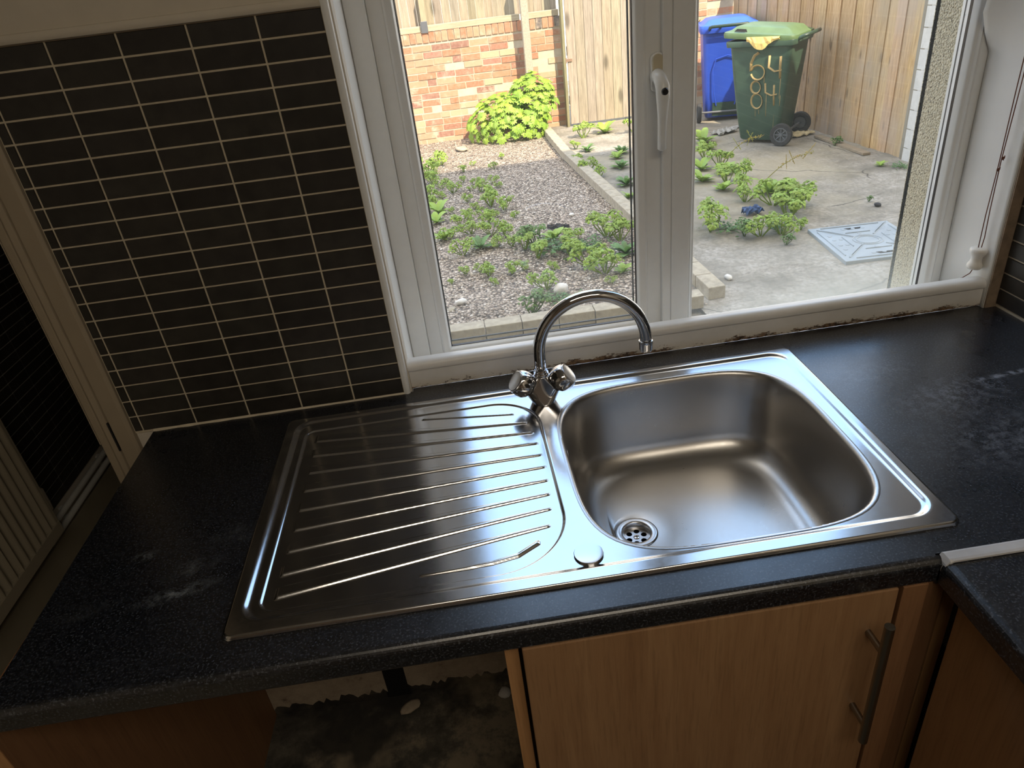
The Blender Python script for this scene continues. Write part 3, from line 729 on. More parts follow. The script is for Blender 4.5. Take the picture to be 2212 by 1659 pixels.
mb = MB(); mb.col = (.9,.85,.8); mb.box(.6575,.675,-1.25,-.622,FLOOR+.11,-.0405); mb.build('door', M['beech'], CR, bevel=.002)
mb = MB(); mb.col = (.8,.75,.7); mb.box(.677,XR-.002,-1.5,-.608,FLOOR+.10,-.0385); mb.build('carcass', M['beech'], CR)
mb = MB(); mb.col = (.8,.75,.7); mb.box(.70,.715,-1.5,-.62,FLOOR,FLOOR+.10); mb.build('plinth', M['beech'], CR)
mb = MB(); mb.col = (1,1,1); mb.hexa([(-.5560,-.585,FLOOR+.001),(-.5385,-.585,FLOOR+.001),(-.5225,-.003,FLOOR+.001),(-.5400,-.003,FLOOR+.001),(-.5560,-.585,-.0385),(-.5385,-.585,-.0385),(-.5225,-.003,-.0385),(-.5400,-.003,-.0385)])
EP = tag(mb.build('end_panel', wood_mat('shaded_beech_panel', (.20,.10,.05), (.26,.14,.07), 'z', 1, .5)), 'beech end panel holding up the left end of the worktop', 'panel')  # beech darkened so the panel's shade sits in its colour
mb = MB(); mb.col = (1,1,1); mb.box(-.5558,-.5388,-.5862,-.585,FLOOR+.001,-.0385); mb.build('lit_edge', M['beech_x'], EP)  # front edge in paler beech, painting in the lit strip
# stripped wall foot inside the machine bay
mb = MB(); rnd = random.Random(21)
for xa, xb in ((-.5215,-.236),(-.183,.094)):
    nn = 30; top = [(xa+(xb-xa)*i/nn, -.70) for i in range(nn+1)]; bot = [(xa+(xb-xa)*i/nn, -.838+rnd.uniform(-.012,.010)) for i in range(nn+1)]
    vs = [(x,-.006,z) for x,z in top]+[(x,-.006,z) for x,z in bot]+[(x,.002,z) for x,z in top]+[(x,.002,z) for x,z in bot]; k = nn+1
    fs = []
    for i in range(nn): fs += [(i,i+1,k+i+1,k+i),(k+i,k+i+1,3*k+i+1,3*k+i)]
    fs += [(0,k,3*k,2*k),(k-1,2*k-1,4*k-1,3*k-1)]
    mb.add(vs, fs)
tag(struct(mb.build('wall_bay_plaster', M['dirty_plaster'], recalc=False)), 'patchy plaster at the foot of the wall in the machine bay')
mb = MB(); rnd = random.Random(5)
for (x,y,r) in ((.055,-.045,.016),(-.17,-.03,.018),(-.22,-.14,.012),(-.46,-.1,.010)):
    pass
def lump(name, x, y, z, r, mat, label, cat, seed, sq=(1,1,.6), group=None, sink_=.25):
    rr = random.Random(seed); bm = bmesh.new(); bmesh.ops.create_icosphere(bm, subdivisions=2, radius=1)
    for v in bm.verts:
        k = 1+rr.uniform(-.16,.16); v.co = Vector((v.co.x*sq[0]*r*k, v.co.y*sq[1]*r*k, v.co.z*sq[2]*r*k))
    me = bpy.data.meshes.new(name); bm.to_mesh(me); bm.free(); me.materials.append(mat)
    for p in me.polygons: p.use_smooth = True
    o = bpy.data.objects.new(name, me); COL.objects.link(o); o.location = (x,y,z+r*sq[2]*(1-sink_)); o.rotation_euler = (0,0,rr.random()*6)
    return tag(o, label, cat, group)
struct(MB().box(-.240,-.180,-.0045,.002,-.87,-.5).build('wall_bay_gap', M['hole']))
struct(MB().box(-.5215,.094,-.0035,.002,-.87,-.80).build('wall_bay_foot', M['floor_dirty']))
lump('plaster_chunk', .055,-.050,FLOOR,.016, M['white_stone'], 'pale lump of plaster on the bay floor beside the cabinet', 'rubble', 3)
lump('plaster_chunk', -.180,-.045,FLOOR,.020, M['dirty_plaster'], 'flat flake of plaster on the floor of the machine bay', 'rubble', 4, (1.4,.8,.3))

# ================================================================= LEFT ROOM ITEMS
RD = empty('radiator', (XL+.06,.15,FLOOR+.15)); tag(RD, 'cream fluted radiator on the left tiled wall', 'radiator')
mb = MB(); L = []
ys = np.arange(-.62, .652, .0055)
front = [(XL+.085+.0055*math.cos(2*PI*y/.034), y) for y in ys]
poly = [(XL+.070,-.62)] + front + [(XL+.070,.652)]
mb.loops([[(x,y,-.655) for x,y in poly],[(x,y,-.12) for x,y in poly]]); 
mb.build('fluted_panel', M['rad'], RD, auto=50)
mb = MB(); mb.box(XL+.066,XL+.090,-.63,.662,-.69,-.648); mb.box(XL+.066,XL+.090,-.63,.662,-.125,-.085); mb.box(XL+.066,XL+.088,.648,.662,-.69,-.085)
mb.build('edge_frame', M['rad'], RD, bevel=.003)
MB().box(XL-.001,XL+.064,-.5,.5,-.66,-.12).build('convector_back', M['cream'], RD)
MB().lathe([(.008,-.02),(.015,-.018),(.0165,.01),(.0160,.035),(.0165,.060),(.012,.066)], (XL+.045,.700,-.615), (0,.0,1), 20).build('valve_head', M['cream'], RD, auto=40)
MB().tube([(XL+.045,.700,-.63),(XL+.045,.700,-.69),(XL+.045,.715,-.70)], .008, 12).build('valve_stem', M['chrome_dull'], RD, auto=40)
for z, nm in ((-.705,'upper'),(-.742,'lower')):
    mb = MB(); mb.tube([(XL+.022,.665,z),(XL+.022,1.185,z)], .0105, 14); mb.box(XL,XL+.022,.80,.815,z-.004,z+.004); mb.box(XL,XL+.022,1.10,1.115,z-.004,z+.004)
    tag(mb.build('heating_pipe', M['old_white'], auto=40), ('upper' if nm == 'upper' else 'lower')+' of two white heating pipes along the foot of the left wall', 'pipe')
tag(MB().box(XL,XL+.045,1.172,1.200,-.770,-.680).build('pipe_bracket', M['rubber'], bevel=.003), 'dark bracket at the end of the heating pipes by the door frame', 'bracket')

# added fill light shaped as a ceiling panel, unseen behind the viewer
LP = empty('fill_light_panel', (.45,-1.9,CEIL)); tag(LP, 'flat white fill light panel added at the ceiling behind the viewer', 'added fill light')
MB().box(-.27,1.07,-2.27,-1.53,CEIL-.03,CEIL).build('frame', M['gloss_white'], LP, bevel=.004)
MB().box(-.24,1.04,-2.24,-1.56,CEIL-.036,CEIL-.029).build('fill_diffuser', emis('fill_panel_glow', (1.0,.84,.66), .6), LP)
ld = bpy.data.lights.new('fill_area_light','AREA'); ld.shape = 'RECTANGLE'; ld.size = 1.26; ld.size_y = .66; ld.energy = FILL_W; ld.color = (1.0,.88,.70)
lo = bpy.data.objects.new('fill_area_light', ld); COL.objects.link(lo); lo.location = (.40,-1.9,CEIL-.045)

# ================================================================= YARD
G = GROUND
def grid_plane(x0,x1,y0,y1,z,nx,ny,amp=0,seed=1,fn=None):
    mb = MB(); r = random.Random(seed); vs = []; fs = []
    for i in range(nx+1):
        for j in range(ny+1):
            x = x0+(x1-x0)*i/nx; y = y0+(y1-y0)*j/ny
            vs.append((x,y,z+(fn(x,y) if fn else 0)+r.uniform(-amp,amp)))
    for i in range(nx):
        for j in range(ny):
            a = i*(ny+1)+j; fs.append((a,a+ny+1,a+ny+2,a+1))
    return mb.add(vs, fs)
o = grid_plane(-6,9,.30,12,G-.03,30,24,0).build('ground_concrete', M['concrete'], recalc=False)
tag(struct(o), 'cracked old concrete of the yard')
def kx(y): return 1.375+.17*max(0,min(1,(6.2-y)/3.8)) if y > 2.4 else 1.545-.0*y   # right edge of the side kerb
o = grid_plane(1.35,9,.30,12,G,40,50,.004,3).build('ground_slab', M['concrete'], recalc=False)
tag(struct(o), 'cracked concrete slab of the yard')
o = grid_plane(-5,1.40,2.25,8.0,G-.004,60,60,.006,5).build('gravel_bed', M['gravel'], recalc=False)
tag(o, 'bed of beige gravel chippings in front of the brick wall', 'gravel', kind='stuff')
# loose chippings standing proud of the bed
mb = MB(); r = random.Random(11)
for k in range(5200):
    y = 2.35+3.2*r.random()**1.3; x = r.uniform(-.35, 1.33)
    s_ = r.uniform(.0045,.0095); q = r.random()
    mb.col = (.13,.115,.10) if q < .22 else ((.36,.30,.25) if q < .55 else ((.52,.46,.39) if q < .88 else (.72,.68,.62)))
    a = r.random()*6; z = G+.002
    P_ = [Vector((math.cos(a+t)*s_*r.uniform(.7,1.2), math.sin(a+t)*s_*r.uniform(.6,1), r.uniform(0,.3)*s_)) for t in (0,1.3,2.5,3.8,5.0)]
    top = Vector((r.uniform(-.3,.3)*s_, r.uniform(-.3,.3)*s_, s_*.9))
    b_ = Vector((x,y,z)); mb.add([b_+p for p in P_]+[b_+top], [(i,(i+1)%5,5) for i in range(5)])
def vc_mat(name, rough=.85):
    t = NT(name).set(rough=rough); at = t.n('ShaderNodeVertexColor', layer_name='Col'); t.link(at.outputs[0], 'Base Color'); return t.m
tag(mb.build('loose_chippings', vc_mat('chippings'), recalc=False), 'loose stone chippings scattered over the near gravel', 'gravel', kind='stuff')

# kerb blocks, each its own block
bm_ = MB(); bm_.box(-.0985,.0985,-.0490,.0490,-.075,.0)
kb = None
def kerb(x, y, rz, z=G+.075):
    global kb
    if kb is None:
        kb = bm_.build('kerb_block', M['kerb'], bevel=.004); o = kb
    else: o = kb.copy(); COL.objects.link(o)
    o.location = (x,y,z); o.rotation_euler = (random.uniform(-.01,.01),random.uniform(-.01,.01),rz)
    return o
random.seed(4)
y = 2.40; first = True; k = 0
while y < 7.75:
    xc = 1.545-.075-.17*min(1,max(0,(y-2.3)/3.9))
    ob = kerb(xc, y, PI/2+.043 + random.uniform(-.01,.01))
    k += 1
    if k == 1: lab = 'concrete kerb block at the near corner of the gravel bed'
    elif y > 6.25: lab = 'sunlit concrete kerb block at the far end of the row beside the gravel'
    else: lab = 'shaded concrete kerb block in the row between the gravel and the yard'
    tag(ob, lab, 'kerb block', None if k == 1 else ('sunlit kerb blocks' if y > 6.25 else 'shaded kerb blocks beside the gravel')); y += .2005
x = 1.265; k = 0
while x > -.6:
    ob = kerb(x, 2.262+.012*random.uniform(-1,1)*.3, random.uniform(-.01,.01))
    k += 1
    tag(ob, 'concrete kerb block in the near row below the window', 'kerb block', 'kerb blocks below the window'); x -= .2005

# brick wall
YW = 7.95; rnd = random.Random(2)
pal = [(.42,.17,.09),(.46,.20,.11),(.38,.15,.08),(.50,.25,.15),(.33,.14,.09),(.44,.24,.15),(.27,.12,.09),(.52,.30,.19)]
BW = empty('brick_wall', (.5,YW,G)); tag(BW, 'old red brick garden wall with patchy mortar behind the gravel', 'wall')
def bricks(mb, x0, x1, z0, z1):
    z = z0; row = 0
    while z < z1-.03:
        xx = x0 - (.112 if row % 2 else 0) - .02*rnd.random()
        while xx < x1:
            L = .215 if rnd.random() > .12 else .1025
            a, b = max(xx, x0), min(xx+L, x1)
            if b-a > .02:
                c = rnd.choice(pal) if rnd.random() > .16 else (.50,.32,.20); kk = rnd.uniform(.8,1.15); mb.col = tuple(q*kk for q in c)
                d = rnd.uniform(-.006,.006); e = .0025
                mb.box(a, b, YW-.004+d, YW+.04, z+rnd.uniform(-e,e), z+.0625+rnd.uniform(-e,e))
            xx += L+.0105
        z += .075; row += 1
mb = MB(); bricks(mb, -1.6, 1.62, G-.02, .115); mb.build('brickwork', M['brick'], BW, recalc=False)
mb = MB(); mb.box(-1.6, 1.62, YW+.001, YW+.21, G-.1, .118); mb.build('mortar', M['mortar'], BW)
mb = MB(); xx = -1.58
while xx < 1.60:
    c = rnd.choice(pal[:4]); 
    if 1.26 < xx < 1.33 or xx > 1.54: c = (.07,.075,.085)
    mb.col = c; mb.box(xx, xx+.064, YW-.012, YW+.215, .122+rnd.uniform(-.002,.002), .228+rnd.uniform(-.002,.002)); xx += .0745
mb.build('coping_bricks', M['brick'], BW, recalc=False)
mb = MB(); mb.box(-1.6,1.6,YW+.0,YW+.2,.118,.222); mb.build('coping_mortar', M['mortar'], BW)
BW2 = empty('brick_wall', (3.2,YW,G)); tag(BW2, 'short end of brick wall behind the blue bin', 'wall')
mb = MB(); bricks(mb, 2.62, 3.95, G-.02, .7); mb.build('brickwork', M['brick'], BW2, recalc=False)
MB().box(2.62, 3.95, YW+.001, YW+.21, G-.1, .7).build('mortar', M['mortar'], BW2)
# timber fence on the wall
def board_run(mb, p0, p1, w, z0, z1, th, n_off, gap=.002, seed=1, lo=.8, hi=1.15, lap=.004):
    r = random.Random(seed); p0 = Vector(p0); p1 = Vector(p1); L = (p1-p0).length; d = (p1-p0)/L; nn = Vector(n_off)
    t = 0; i = 0
    while t < L-.01:
        ww = min(w*r.uniform(.96,1.04), L-t); k = r.uniform(lo,hi); mb.col = (k,k*r.uniform(.96,1.02),k*r.uniform(.9,1.05))
        a = p0+d*t; b = p0+d*(t+ww-gap); f = nn*((i%2)*lap)
        q = [a+f, b+f, b+f+nn*th, a+f+nn*th]
        mb.hexa([(v.x,v.y,z0) for v in q]+[(v.x,v.y,z1+r.uniform(-.003,.003)) for v in q]); t += ww; i += 1
FP = empty('timber_fence', (.5,YW+.1,.23)); tag(FP, 'vertical board fence standing on top of the brick wall', 'fence')
mb = MB(); board_run(mb, (-1.6,YW+.13,0), (1.60,YW+.13,0), .098, .29, .62, .016, (0,1,0), seed=4, lap=0); mb.build('fence_boards', M['grey_wood'], FP, recalc=False)
mb = MB(); mb.col = (1.1,1.08,1.0); mb.box(-1.6,1.14,YW-.005,YW+.10,.232,.298); mb.box(1.23,1.60,YW-.005,YW+.10,.232,.298); mb.build('bottom_rail', M['grey_wood_x'], FP, bevel=.004)
mb = MB(); mb.col = (1.2,1.15,1.0); mb.box(-.005,.060,YW-.02,YW+.13,.30,.62); mb.build('fence_post', M['grey_wood'], FP, bevel=.003)
mb = MB(); mb.box(-.013,.062,YW-.030,YW+.02,.222,.345); mb.box(-.020,-.012,YW-.035,YW+.02,.25,.33); mb.build('post_bracket', M['metal_grey'], FP, bevel=.003)
tag(MB().box(1.136,1.222,YW-.215,YW-.125,G-.05,.75).build('concrete_post', M['concrete_post'], bevel=.008), 'square concrete post standing in front of the brick wall', 'post')
# gate
GT = empty('garden_gate', (2.05,YW-.1,G)); tag(GT, 'weathered vertical board garden gate beside the brick wall', 'gate')
mb = MB(); board_run(mb, (1.648,YW-.16,0), (2.60,YW-.16,0), .110, G+.03, .75, .022, (0,1,0), gap=.004, seed=8, lo=.95, hi=1.15, lap=.0); mb.build('gate_boards', M['grey_wood'], GT, recalc=False)
for z in (G+.25,-.2,.5):
    mb = MB(); mb.col = WHITE; mb.box(1.65,2.6,YW-.137,YW-.09,z,z+.1); mb.build('ledge', M['grey_wood_x'], GT)
mb = MB(); mb.box(1.605,1.70,YW-.172,YW-.160,-.262,-.232); mb.lathe([(.012,-.03),(.012,.03)],(1.626,YW-.17,-.247),(0,0,1),10); mb.build('hinge', simple('rusty_metal',(.30,.20,.14),.7,.5), GT)
mb = MB(); mb.col = (.7,.75,.55); mb.box(1.596,1.628,YW-.18,YW-.06,G-.02,.75)
tag(mb.build('gate_post', M['grey_wood'], bevel=.004), 'thin timber post between the brick wall and the gate', 'post')

# right hand fence
A = Vector((3.885,4.42,0)); B = Vector((3.700,7.93,0)); nd = Vector((.9987,.0526,0))
RF = empty('side_fence', (3.8,6.0,G)); tag(RF, 'tall close board fence of new and greying timber beside the bins', 'fence')
mb = MB(); board_run(mb, A+Vector((0,.09,0)), B, .118, G-.01, .56, .018, nd, gap=.001, seed=12, lap=.010, lo=.85, hi=1.12); mb.build('fence_boards', M['fence'], RF, recalc=False)
mb = MB(); mb.col = (.8,.85,.9)
q = [A, A+(B-A).normalized()*.095, A+(B-A).normalized()*.095+nd*.1, A+nd*.1]; q = [v-nd*.02 for v in q]
mb.hexa([(v.x,v.y,G-.02) for v in q]+[(v.x,v.y,.62) for v in q]); mb.build('fence_post', M['grey_wood'], RF, bevel=.005)
mb = MB(); mb.col = WHITE
for z in (G+.2,-.2,.35): mb.hexa([(v.x,v.y,z+dz) for dz in (0,.08) for v in (A+nd*.04,B+nd*.04,B+nd*.09,A+nd*.09)])
mb.build('rail', M['fence'], RF)
# whitewashed block wall past the end of the fence
mb = MB()
z = G-.05; row = 0
while z < .9:
    x = 3.84 - (.11 if row % 2 else 0)
    while x < 4.6:
        mb.box(max(x,3.86), x+.432, 4.36, 4.47, z+.004, z+.146); x += .44
    z += .15; row += 1
mb.box(3.865, 4.6, 4.364, 4.47, G-.05, .9)
tag(mb.build('block_wall', M['white_block']), 'whitewashed block wall at the near end of the side fence', 'wall')

# manhole cover
MC = empty('manhole_cover', (2.62,2.79,G)); tag(MC, 'square grey steel manhole cover with a raised cross pattern', 'manhole cover')
def mq(u, v, z): # corners: left-back, right-back, right-front, left-front
    c = [Vector((2.385,3.115,0)),Vector((2.905,3.075,0)),Vector((2.850,2.475,0)),Vector((2.325,2.510,0))]
    p = c[0]*(1-u)*(1-v)+c[1]*u*(1-v)+c[2]*u*v+c[3]*(1-u)*v
    return (p.x,p.y,z)
mb = MB(); mb.hexa([mq(0,1,G-.02),mq(1,1,G-.02),mq(1,0,G-.02),mq(0,0,G-.02),mq(.0,1,G+.022),mq(1,1,G+.022),mq(1,0,G+.022),mq(.0,0,G+.022)])
mb.build('plate', M['cover'], MC, bevel=.004)
mb = MB(); zz = G+.022; h = .006
def bar(u0,v0,u1,v1,w):
    a = Vector(mq(u0,v0,0)); b = Vector(mq(u1,v1,0)); d = (b-a).normalized(); nr = Vector((-d.y,d.x,0))*w/2
    mb.hexa([tuple((p+Vector((0,0,zz-.001)))) for p in (a-nr,b-nr,b+nr,a+nr)]+[tuple((p+Vector((0,0,zz+h)))) for p in (a-nr*.7,b-nr*.7,b+nr*.7,a+nr*.7)])
for (u0,v0,u1,v1) in ((.08,.08,.36,.36),(.64,.64,.92,.92),(.92,.08,.64,.36),(.36,.64,.08,.92)):
    bar(u0,v0,u1,v1,.012); du = .035*(1 if (u1-u0)*(v1-v0) < 0 else -1); bar(u0+.035,v0-du*.0+(-du if du<0 else -du),u1+.035,v1-du,.006)
for (u0,v0,u1,v1) in ((.06,.14,.06,.86),(.94,.14,.94,.86),(.14,.05,.86,.05),(.14,.95,.86,.95),(.26,.36,.26,.64),(.74,.36,.74,.64),(.35,.26,.65,.26),(.35,.74,.65,.74)): bar(u0,v0,u1,v1,.007)
c0 = Vector(mq(.5,.5,0))
for rr in (.085,.065):
    mb.tube([(c0.x+rr*math.cos(t),c0.y+rr*math.sin(t),zz+.001) for t in [2*PI*i/40 for i in range(41)]], .0045, 6)
for u in (.14,.22,.38,.5,.62,.78,.86):
    for v in (.14,.3,.42,.58,.7,.86):
        if abs(u-v) > .1 and abs(u+v-1) > .1 and not (.34 < u < .66 and .34 < v < .66):
            p = mq(u,v,zz); mb.lathe([(.014,-.001),(.012,.003),(.001,.004)], p, (0,0,1), 10)
mb.build('raised_pattern', M['cover'], MC)
for v in (.13,.87):
    mb = MB(); a = Vector(mq(.40,v-.02,zz+.0008)); b = Vector(mq(.62,v-.02,zz+.0008)); c = Vector(mq(.58,v+.025,zz+.0008)); d = Vector(mq(.44,v+.025,zz+.0008)); mb.add([a,b,c,d],[(0,1,2,3)]); mb.build('lifting_slot', M['hole'], MC, recalc=False)

# ------------------------------------------------ wheelie bins
def rrect(hx, hy, r, n=5, cx=0, cy=0):
    P_ = []
    for sx, sy, a0 in ((1,1,0),(-1,1,PI/2),(-1,-1,PI),(1,-1,PI*1.5)):
        for i in range(n+1):
            a = a0+PI/2*i/n; P_.append((cx+sx*(hx-r)+r*math.cos(a), cy+sy*(hy-r)+r*math.sin(a)))
    return P_
def make_bin(name, loc, rz, body, lidm, dark, open_lid, label, parts=True, H=.93):
    t = empty(name, loc, rz); tag(t, label, 'wheelie bin', 'wheelie bins in the corner of the yard' if False else None)
    mb = MB()
    lv = [(.035,-.215,.150,.205),(.05,-.225,.160,.215),(.30,-.25,.205,.232),(.60,-.275,.245,.250),(.86,-.295,.275,.265),(H-.03,-.30,.280,.268)]
    L = []
    for z, xa, xb, hy in lv:
        L.append([(x,y,z) for x,y in rrect((xb-xa)/2, hy, .045, 5, (xa+xb)/2, 0)])
    mb.loops(L); bd = mb.build('body', body, t, local=True, auto=40)
    mb = MB(); L = []
    for z, e in ((H-.055,.003),(H-.05,.028),(H-.012,.034),(H,.030),(H,.0)):
        L.append([(x,y,z) for x,y in rrect(.290+e, .268+e, .05, 5, -.010, 0)])
    mb.loops(L, True, False); mb.build('rim', body, t, local=True, auto=40)
    # lid: hinged at the back, domed
    mb = MB(); al = open_lid; L = []
    def lp(x, y, z):
        X = x+.33; return (-.33+X*math.cos(al)-z*math.sin(al), y, H+.008+X*math.sin(al)+z*math.cos(al))
    for e, z in ((.0,-.030),(.006,.0),(.0,.018),(-.045,.030),(-.085,.062),(-.15,.074)):
        L.append([lp(x,y,z) for x,y in rrect(.335+e, .300+e, max(.02,.06+e*.3), 5, 0.005, 0)])
    mb.loops(L); ldo = mb.build('lid', lidm, t, local=True, auto=38)
    mb = MB(); 
    vs = [lp(.336,-.16,.0),lp(.336,.16,.0),lp(.338,.13,.014),lp(.338,-.13,.014)]
    mb.add([(v[0]+.006,v[1],v[2]) for v in vs], [(0,1,2,3)])
    mb.build('lid_recess', M['hole'], ldo, local=True, recalc=False); mb = MB()
    vs = [lp(.235,.286,.030),lp(.11,.286,.030),lp(.13,.268,.052),lp(.215,.268,.052)]
    mb.add([(v[0],v[1]+.004,v[2]+.001) for v in vs], [(0,1,2,3)])
    mb.build('lid_recess', M['hole'], ldo, local=True, recalc=False)
    # handle
    mb = MB(); mb.tube([(-.31,-.20,H-.02),(-.37,-.20,H+.01),(-.405,-.18,H+.02),(-.405,.18,H+.02),(-.37,.20,H+.01),(-.31,.20,H-.02)], .016, 12)
    for y in (-.09,.09): mb.tube([(-.31,y,H-.01),(-.405,y,H+.02)], .013, 10)
    mb.build('handle', dark, t, local=True, auto=50)
    MB().tube([(-.275,-.26,.105),(-.275,.26,.105)], .011, 10).build('axle', M['metal_grey'], t, local=True)
    for s in (1,-1):
        w = MB(); w.lathe([(.066,-.022),(.098,-.024),(.104,-.012),(.105,.012),(.098,.024),(.066,.022)], (-.275,.285*s,.105), (0,1,0), 36, cap=False)
        wo_ = w.build('wheel', M['tyre'], t, local=True, auto=35)
        w = MB(); w.lathe([(.068,-.016),(.066,.020),(.058,.021),(.057,-.004),(.001,-.004)], (-.275,.285*s,.105), (0,s,0), 30, cap=False)
        w.lathe([(.014,-.004),(.013,.018),(.001,.018)], (-.275,.285*s,.105), (0,s,0), 16)
        for k in range(8):
            a = k*PI/4; w.tube([(-.275+.012*math.cos(a),.293*s,.105+.012*math.sin(a)),(-.275+.060*math.cos(a),.295*s,.105+.060*math.sin(a))], .0055, 6)
        w.build('hub', M['hub'], wo_, local=True, auto=40)
    return t, bd
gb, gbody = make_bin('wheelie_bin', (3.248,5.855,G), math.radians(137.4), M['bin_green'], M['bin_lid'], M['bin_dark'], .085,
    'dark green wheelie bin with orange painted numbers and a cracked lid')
# the numbers are painted on the side face: brush strokes with runs
def sideP(u, z):   # u: 0 front .. 1 back along the face, on the +y side
    f = z/.93; hy = .205+.064*min(1,f*1.1) if f < .35 else .2265+.040*(f-.35)/.6
    return (.15+.11*f - u*(.37+.16*f), hy+.0035, z)
def brush(mb, pts, r=.011):
    mb.tube([sideP(*p) for p in pts], r*1.45, 8, .2)
mb = MB()
def arc(cu, cz, ru, rz_, a0, a1, n=14): return [(cu+ru*math.cos(a0+(a1-a0)*i/n), cz+rz_*math.sin(a0+(a1-a0)*i/n)) for i in range(n+1)]
brush(mb, [(.50,.825),(.42,.80),(.36,.74),(.35,.67)] + arc(.475,.655,.125,.060,PI,-PI*.95,18)[1:], .013)       # 6
brush(mb, [(.70,.80),(.69,.70),(.80,.665),(.93,.675)], .012); brush(mb, [(.90,.79),(.905,.70),(.925,.60)], .012)                       # 4
brush(mb, arc(.44,.525,.09,.050,PI*.5,PI*2.5,18), .012); brush(mb, arc(.46,.400,.11,.062,PI*.5,PI*2.5,18), .012)                         # 8
brush(mb, [(.64,.560),(.65,.48),(.76,.455),(.88,.465)], .011); brush(mb, [(.82,.545),(.83,.45),(.85,.36)], .011)                       # 4
for u, z0, z1 in ((.925,.62,.42),(.66,.48,.26),(.85,.38,.15),(.50,.34,.28),(.42,.35,.26),(.95,.45,.36),(.60,.62,.56)): mb.tube([sideP(u,z0),sideP(u+.005,z1)], .0030, 6)
brush(mb, [(.30,.055),(.42,.060),(.52,.050),(.66,.085)], .006)
mb.build('painted_numbers', M['number_paint'], gbody, local=True, smooth=True)
# broken edge of the front rim and foam hanging out under the lid
mb = MB(); rnd = random.Random(6); vs = []; fs = []
for i in range(13):
    u = i/12; x = .10-.30*u; zt = .965-.005*u; zb = .965-(.03+.075*math.sin(PI*min(1,u*1.15))**1.2+rnd.uniform(-.012,.012))
    vs += [(x,.318+rnd.uniform(-.006,.006),zt),(x,.322+rnd.uniform(-.008,.008),(zt+zb)/2),(x,.316,zb),(x,.302,zt),(x,.300,zb+.01)]
for i in range(12):
    a = i*5; fs += [(a,a+5,a+6,a+1),(a+1,a+6,a+7,a+2),(a+3,a+4,a+9,a+8),(a,a+3,a+8,a+5),(a+2,a+7,a+9,a+4)]
mb.add(vs, fs)
fo = empty('foam_rubbish', gb.location, gb.rotation_euler.z); tag(fo, 'torn yellow foam hanging out from under the green bin lid', 'rubbish')
mb.build('foam', M['foam'], fo, local=True)
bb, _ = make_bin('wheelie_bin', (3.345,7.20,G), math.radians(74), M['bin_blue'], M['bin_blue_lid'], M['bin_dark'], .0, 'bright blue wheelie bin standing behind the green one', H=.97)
mb = MB(); mb.tube([(-.268,-.10,.17),(-.283,-.13,.30),(-.293,-.15,.55),(-.300,-.12,.66),(-.302,0,.69),(-.300,.12,.66),(-.293,.15,.55),(-.283,.13,.30),(-.268,.10,.17)], .007, 8)
mb.build('back_rib', M['bin_blue'], bb, local=True)
mb = MB(); mb.box(-.262,-.19,-.14,.14,.06,.20); mb.build('axle_recess', M['bin_dark'], bb, local=True)

# ------------------------------------------------ rubbish, stones, plank
mb = MB(); mb.col = (.7,.65,.6); a = Vector((3.66,5.60,0)); b = Vector((3.675,4.74,0)); nn = Vector((1,.02,0))
mb.hexa([(v.x,v.y,z) for z in (G+.002,G+.024) for v in (a,b,b+nn*.07,a+nn*.07)])
tag(mb.build('timber_plank', M['grey_wood_x'], bevel=.003), 'grey plank lying along the foot of the side fence', 'plank')
def sheet(name, cx, cy, w, d, rz, mat, label, cat, seed, z=G+.004, wob=.01, th=.004):
    r = random.Random(seed); mb = MB(); n = 7; vs = []
    for i in range(n+1):
        for j in range(n+1): vs.append((w*(i/n-.5)+r.uniform(-.01,.01)*(.5 if 0<i<n else 1), d*(j/n-.5)+r.uniform(-.01,.01), abs(math.sin(i*1.3+j*.9+seed))*wob))
    mb.add(vs, [(i*(n+1)+j,(i+1)*(n+1)+j,(i+1)*(n+1)+j+1,i*(n+1)+j+1) for i in range(n) for j in range(n)])
    o = mb.build(name, mat, recalc=False); o.location = (cx,cy,z); o.rotation_euler = (0,0,rz)
    s_ = o.modifiers.new('s','SOLIDIFY'); s_.thickness = th; s_.offset = 1
    return tag(o, label, cat)
sheet('cardboard_sheet', 3.60,5.78,.26,.16,.3,M['cardboard'],'flattened cream cardboard lying behind the green bin wheel','cardboard',1,wob=.02,th=.012)
sheet('newspaper', 3.03,6.33,.28,.16,.5,M['paper_grey'],'crumpled grey paper on the ground in front of the blue bin','paper',2,wob=.03)
sheet('plastic_sheet', 3.30,6.52,.34,.10,.25,M['paper_grey'],'pale strip of plastic beneath the blue bin','plastic',5,wob=.006)
sheet('blue_packet', 2.215,3.62,.13,.09,.2,M['blue_paper'],'crumpled dark blue packet beside the parsley-like weeds','packet',3,wob=.05)
sheet('black_rag', .835,3.90,.15,.05,-.25,M['rag_black'],'black rag lying on the gravel above the weeds','rag',4,wob=.025,th=.01)
lump('white_stone', .99,4.185,G,.020,M['white_stone'],'small white stone alone in the middle of the gravel','stone',11)
lump('white_stone', .045,2.745,G,.032,M['white_stone'],'pale oval stone on the near gravel by the window frame','stone',12,(1.2,.8,.6))
lump('white_stone', -.02,2.68,G-.01,.030,M['kerb'],'flat beige stone half buried beside the pale oval stone','stone',13,(1.4,.8,.4))
lump('stone', .655,2.70,G,.050,M['white_stone'],'large grey stone behind the curve of the tap','stone',14,(1,.9,.7))
lump('stone', 1.63,2.55,G,.022,M['white_stone'],'small white stone on the concrete past the kerb corner','stone',15,(1.6,.8,.7))
lump('stone', 3.05,3.43,G,.025,M['rag_black'],'small black stone on the concrete beyond the manhole cover','stone',16)
lump('stone', .24,7.25,G,.07,M['kerb'],'flat pale stone at the left foot of the vine bush','stone',17,(1.6,.8,.35))

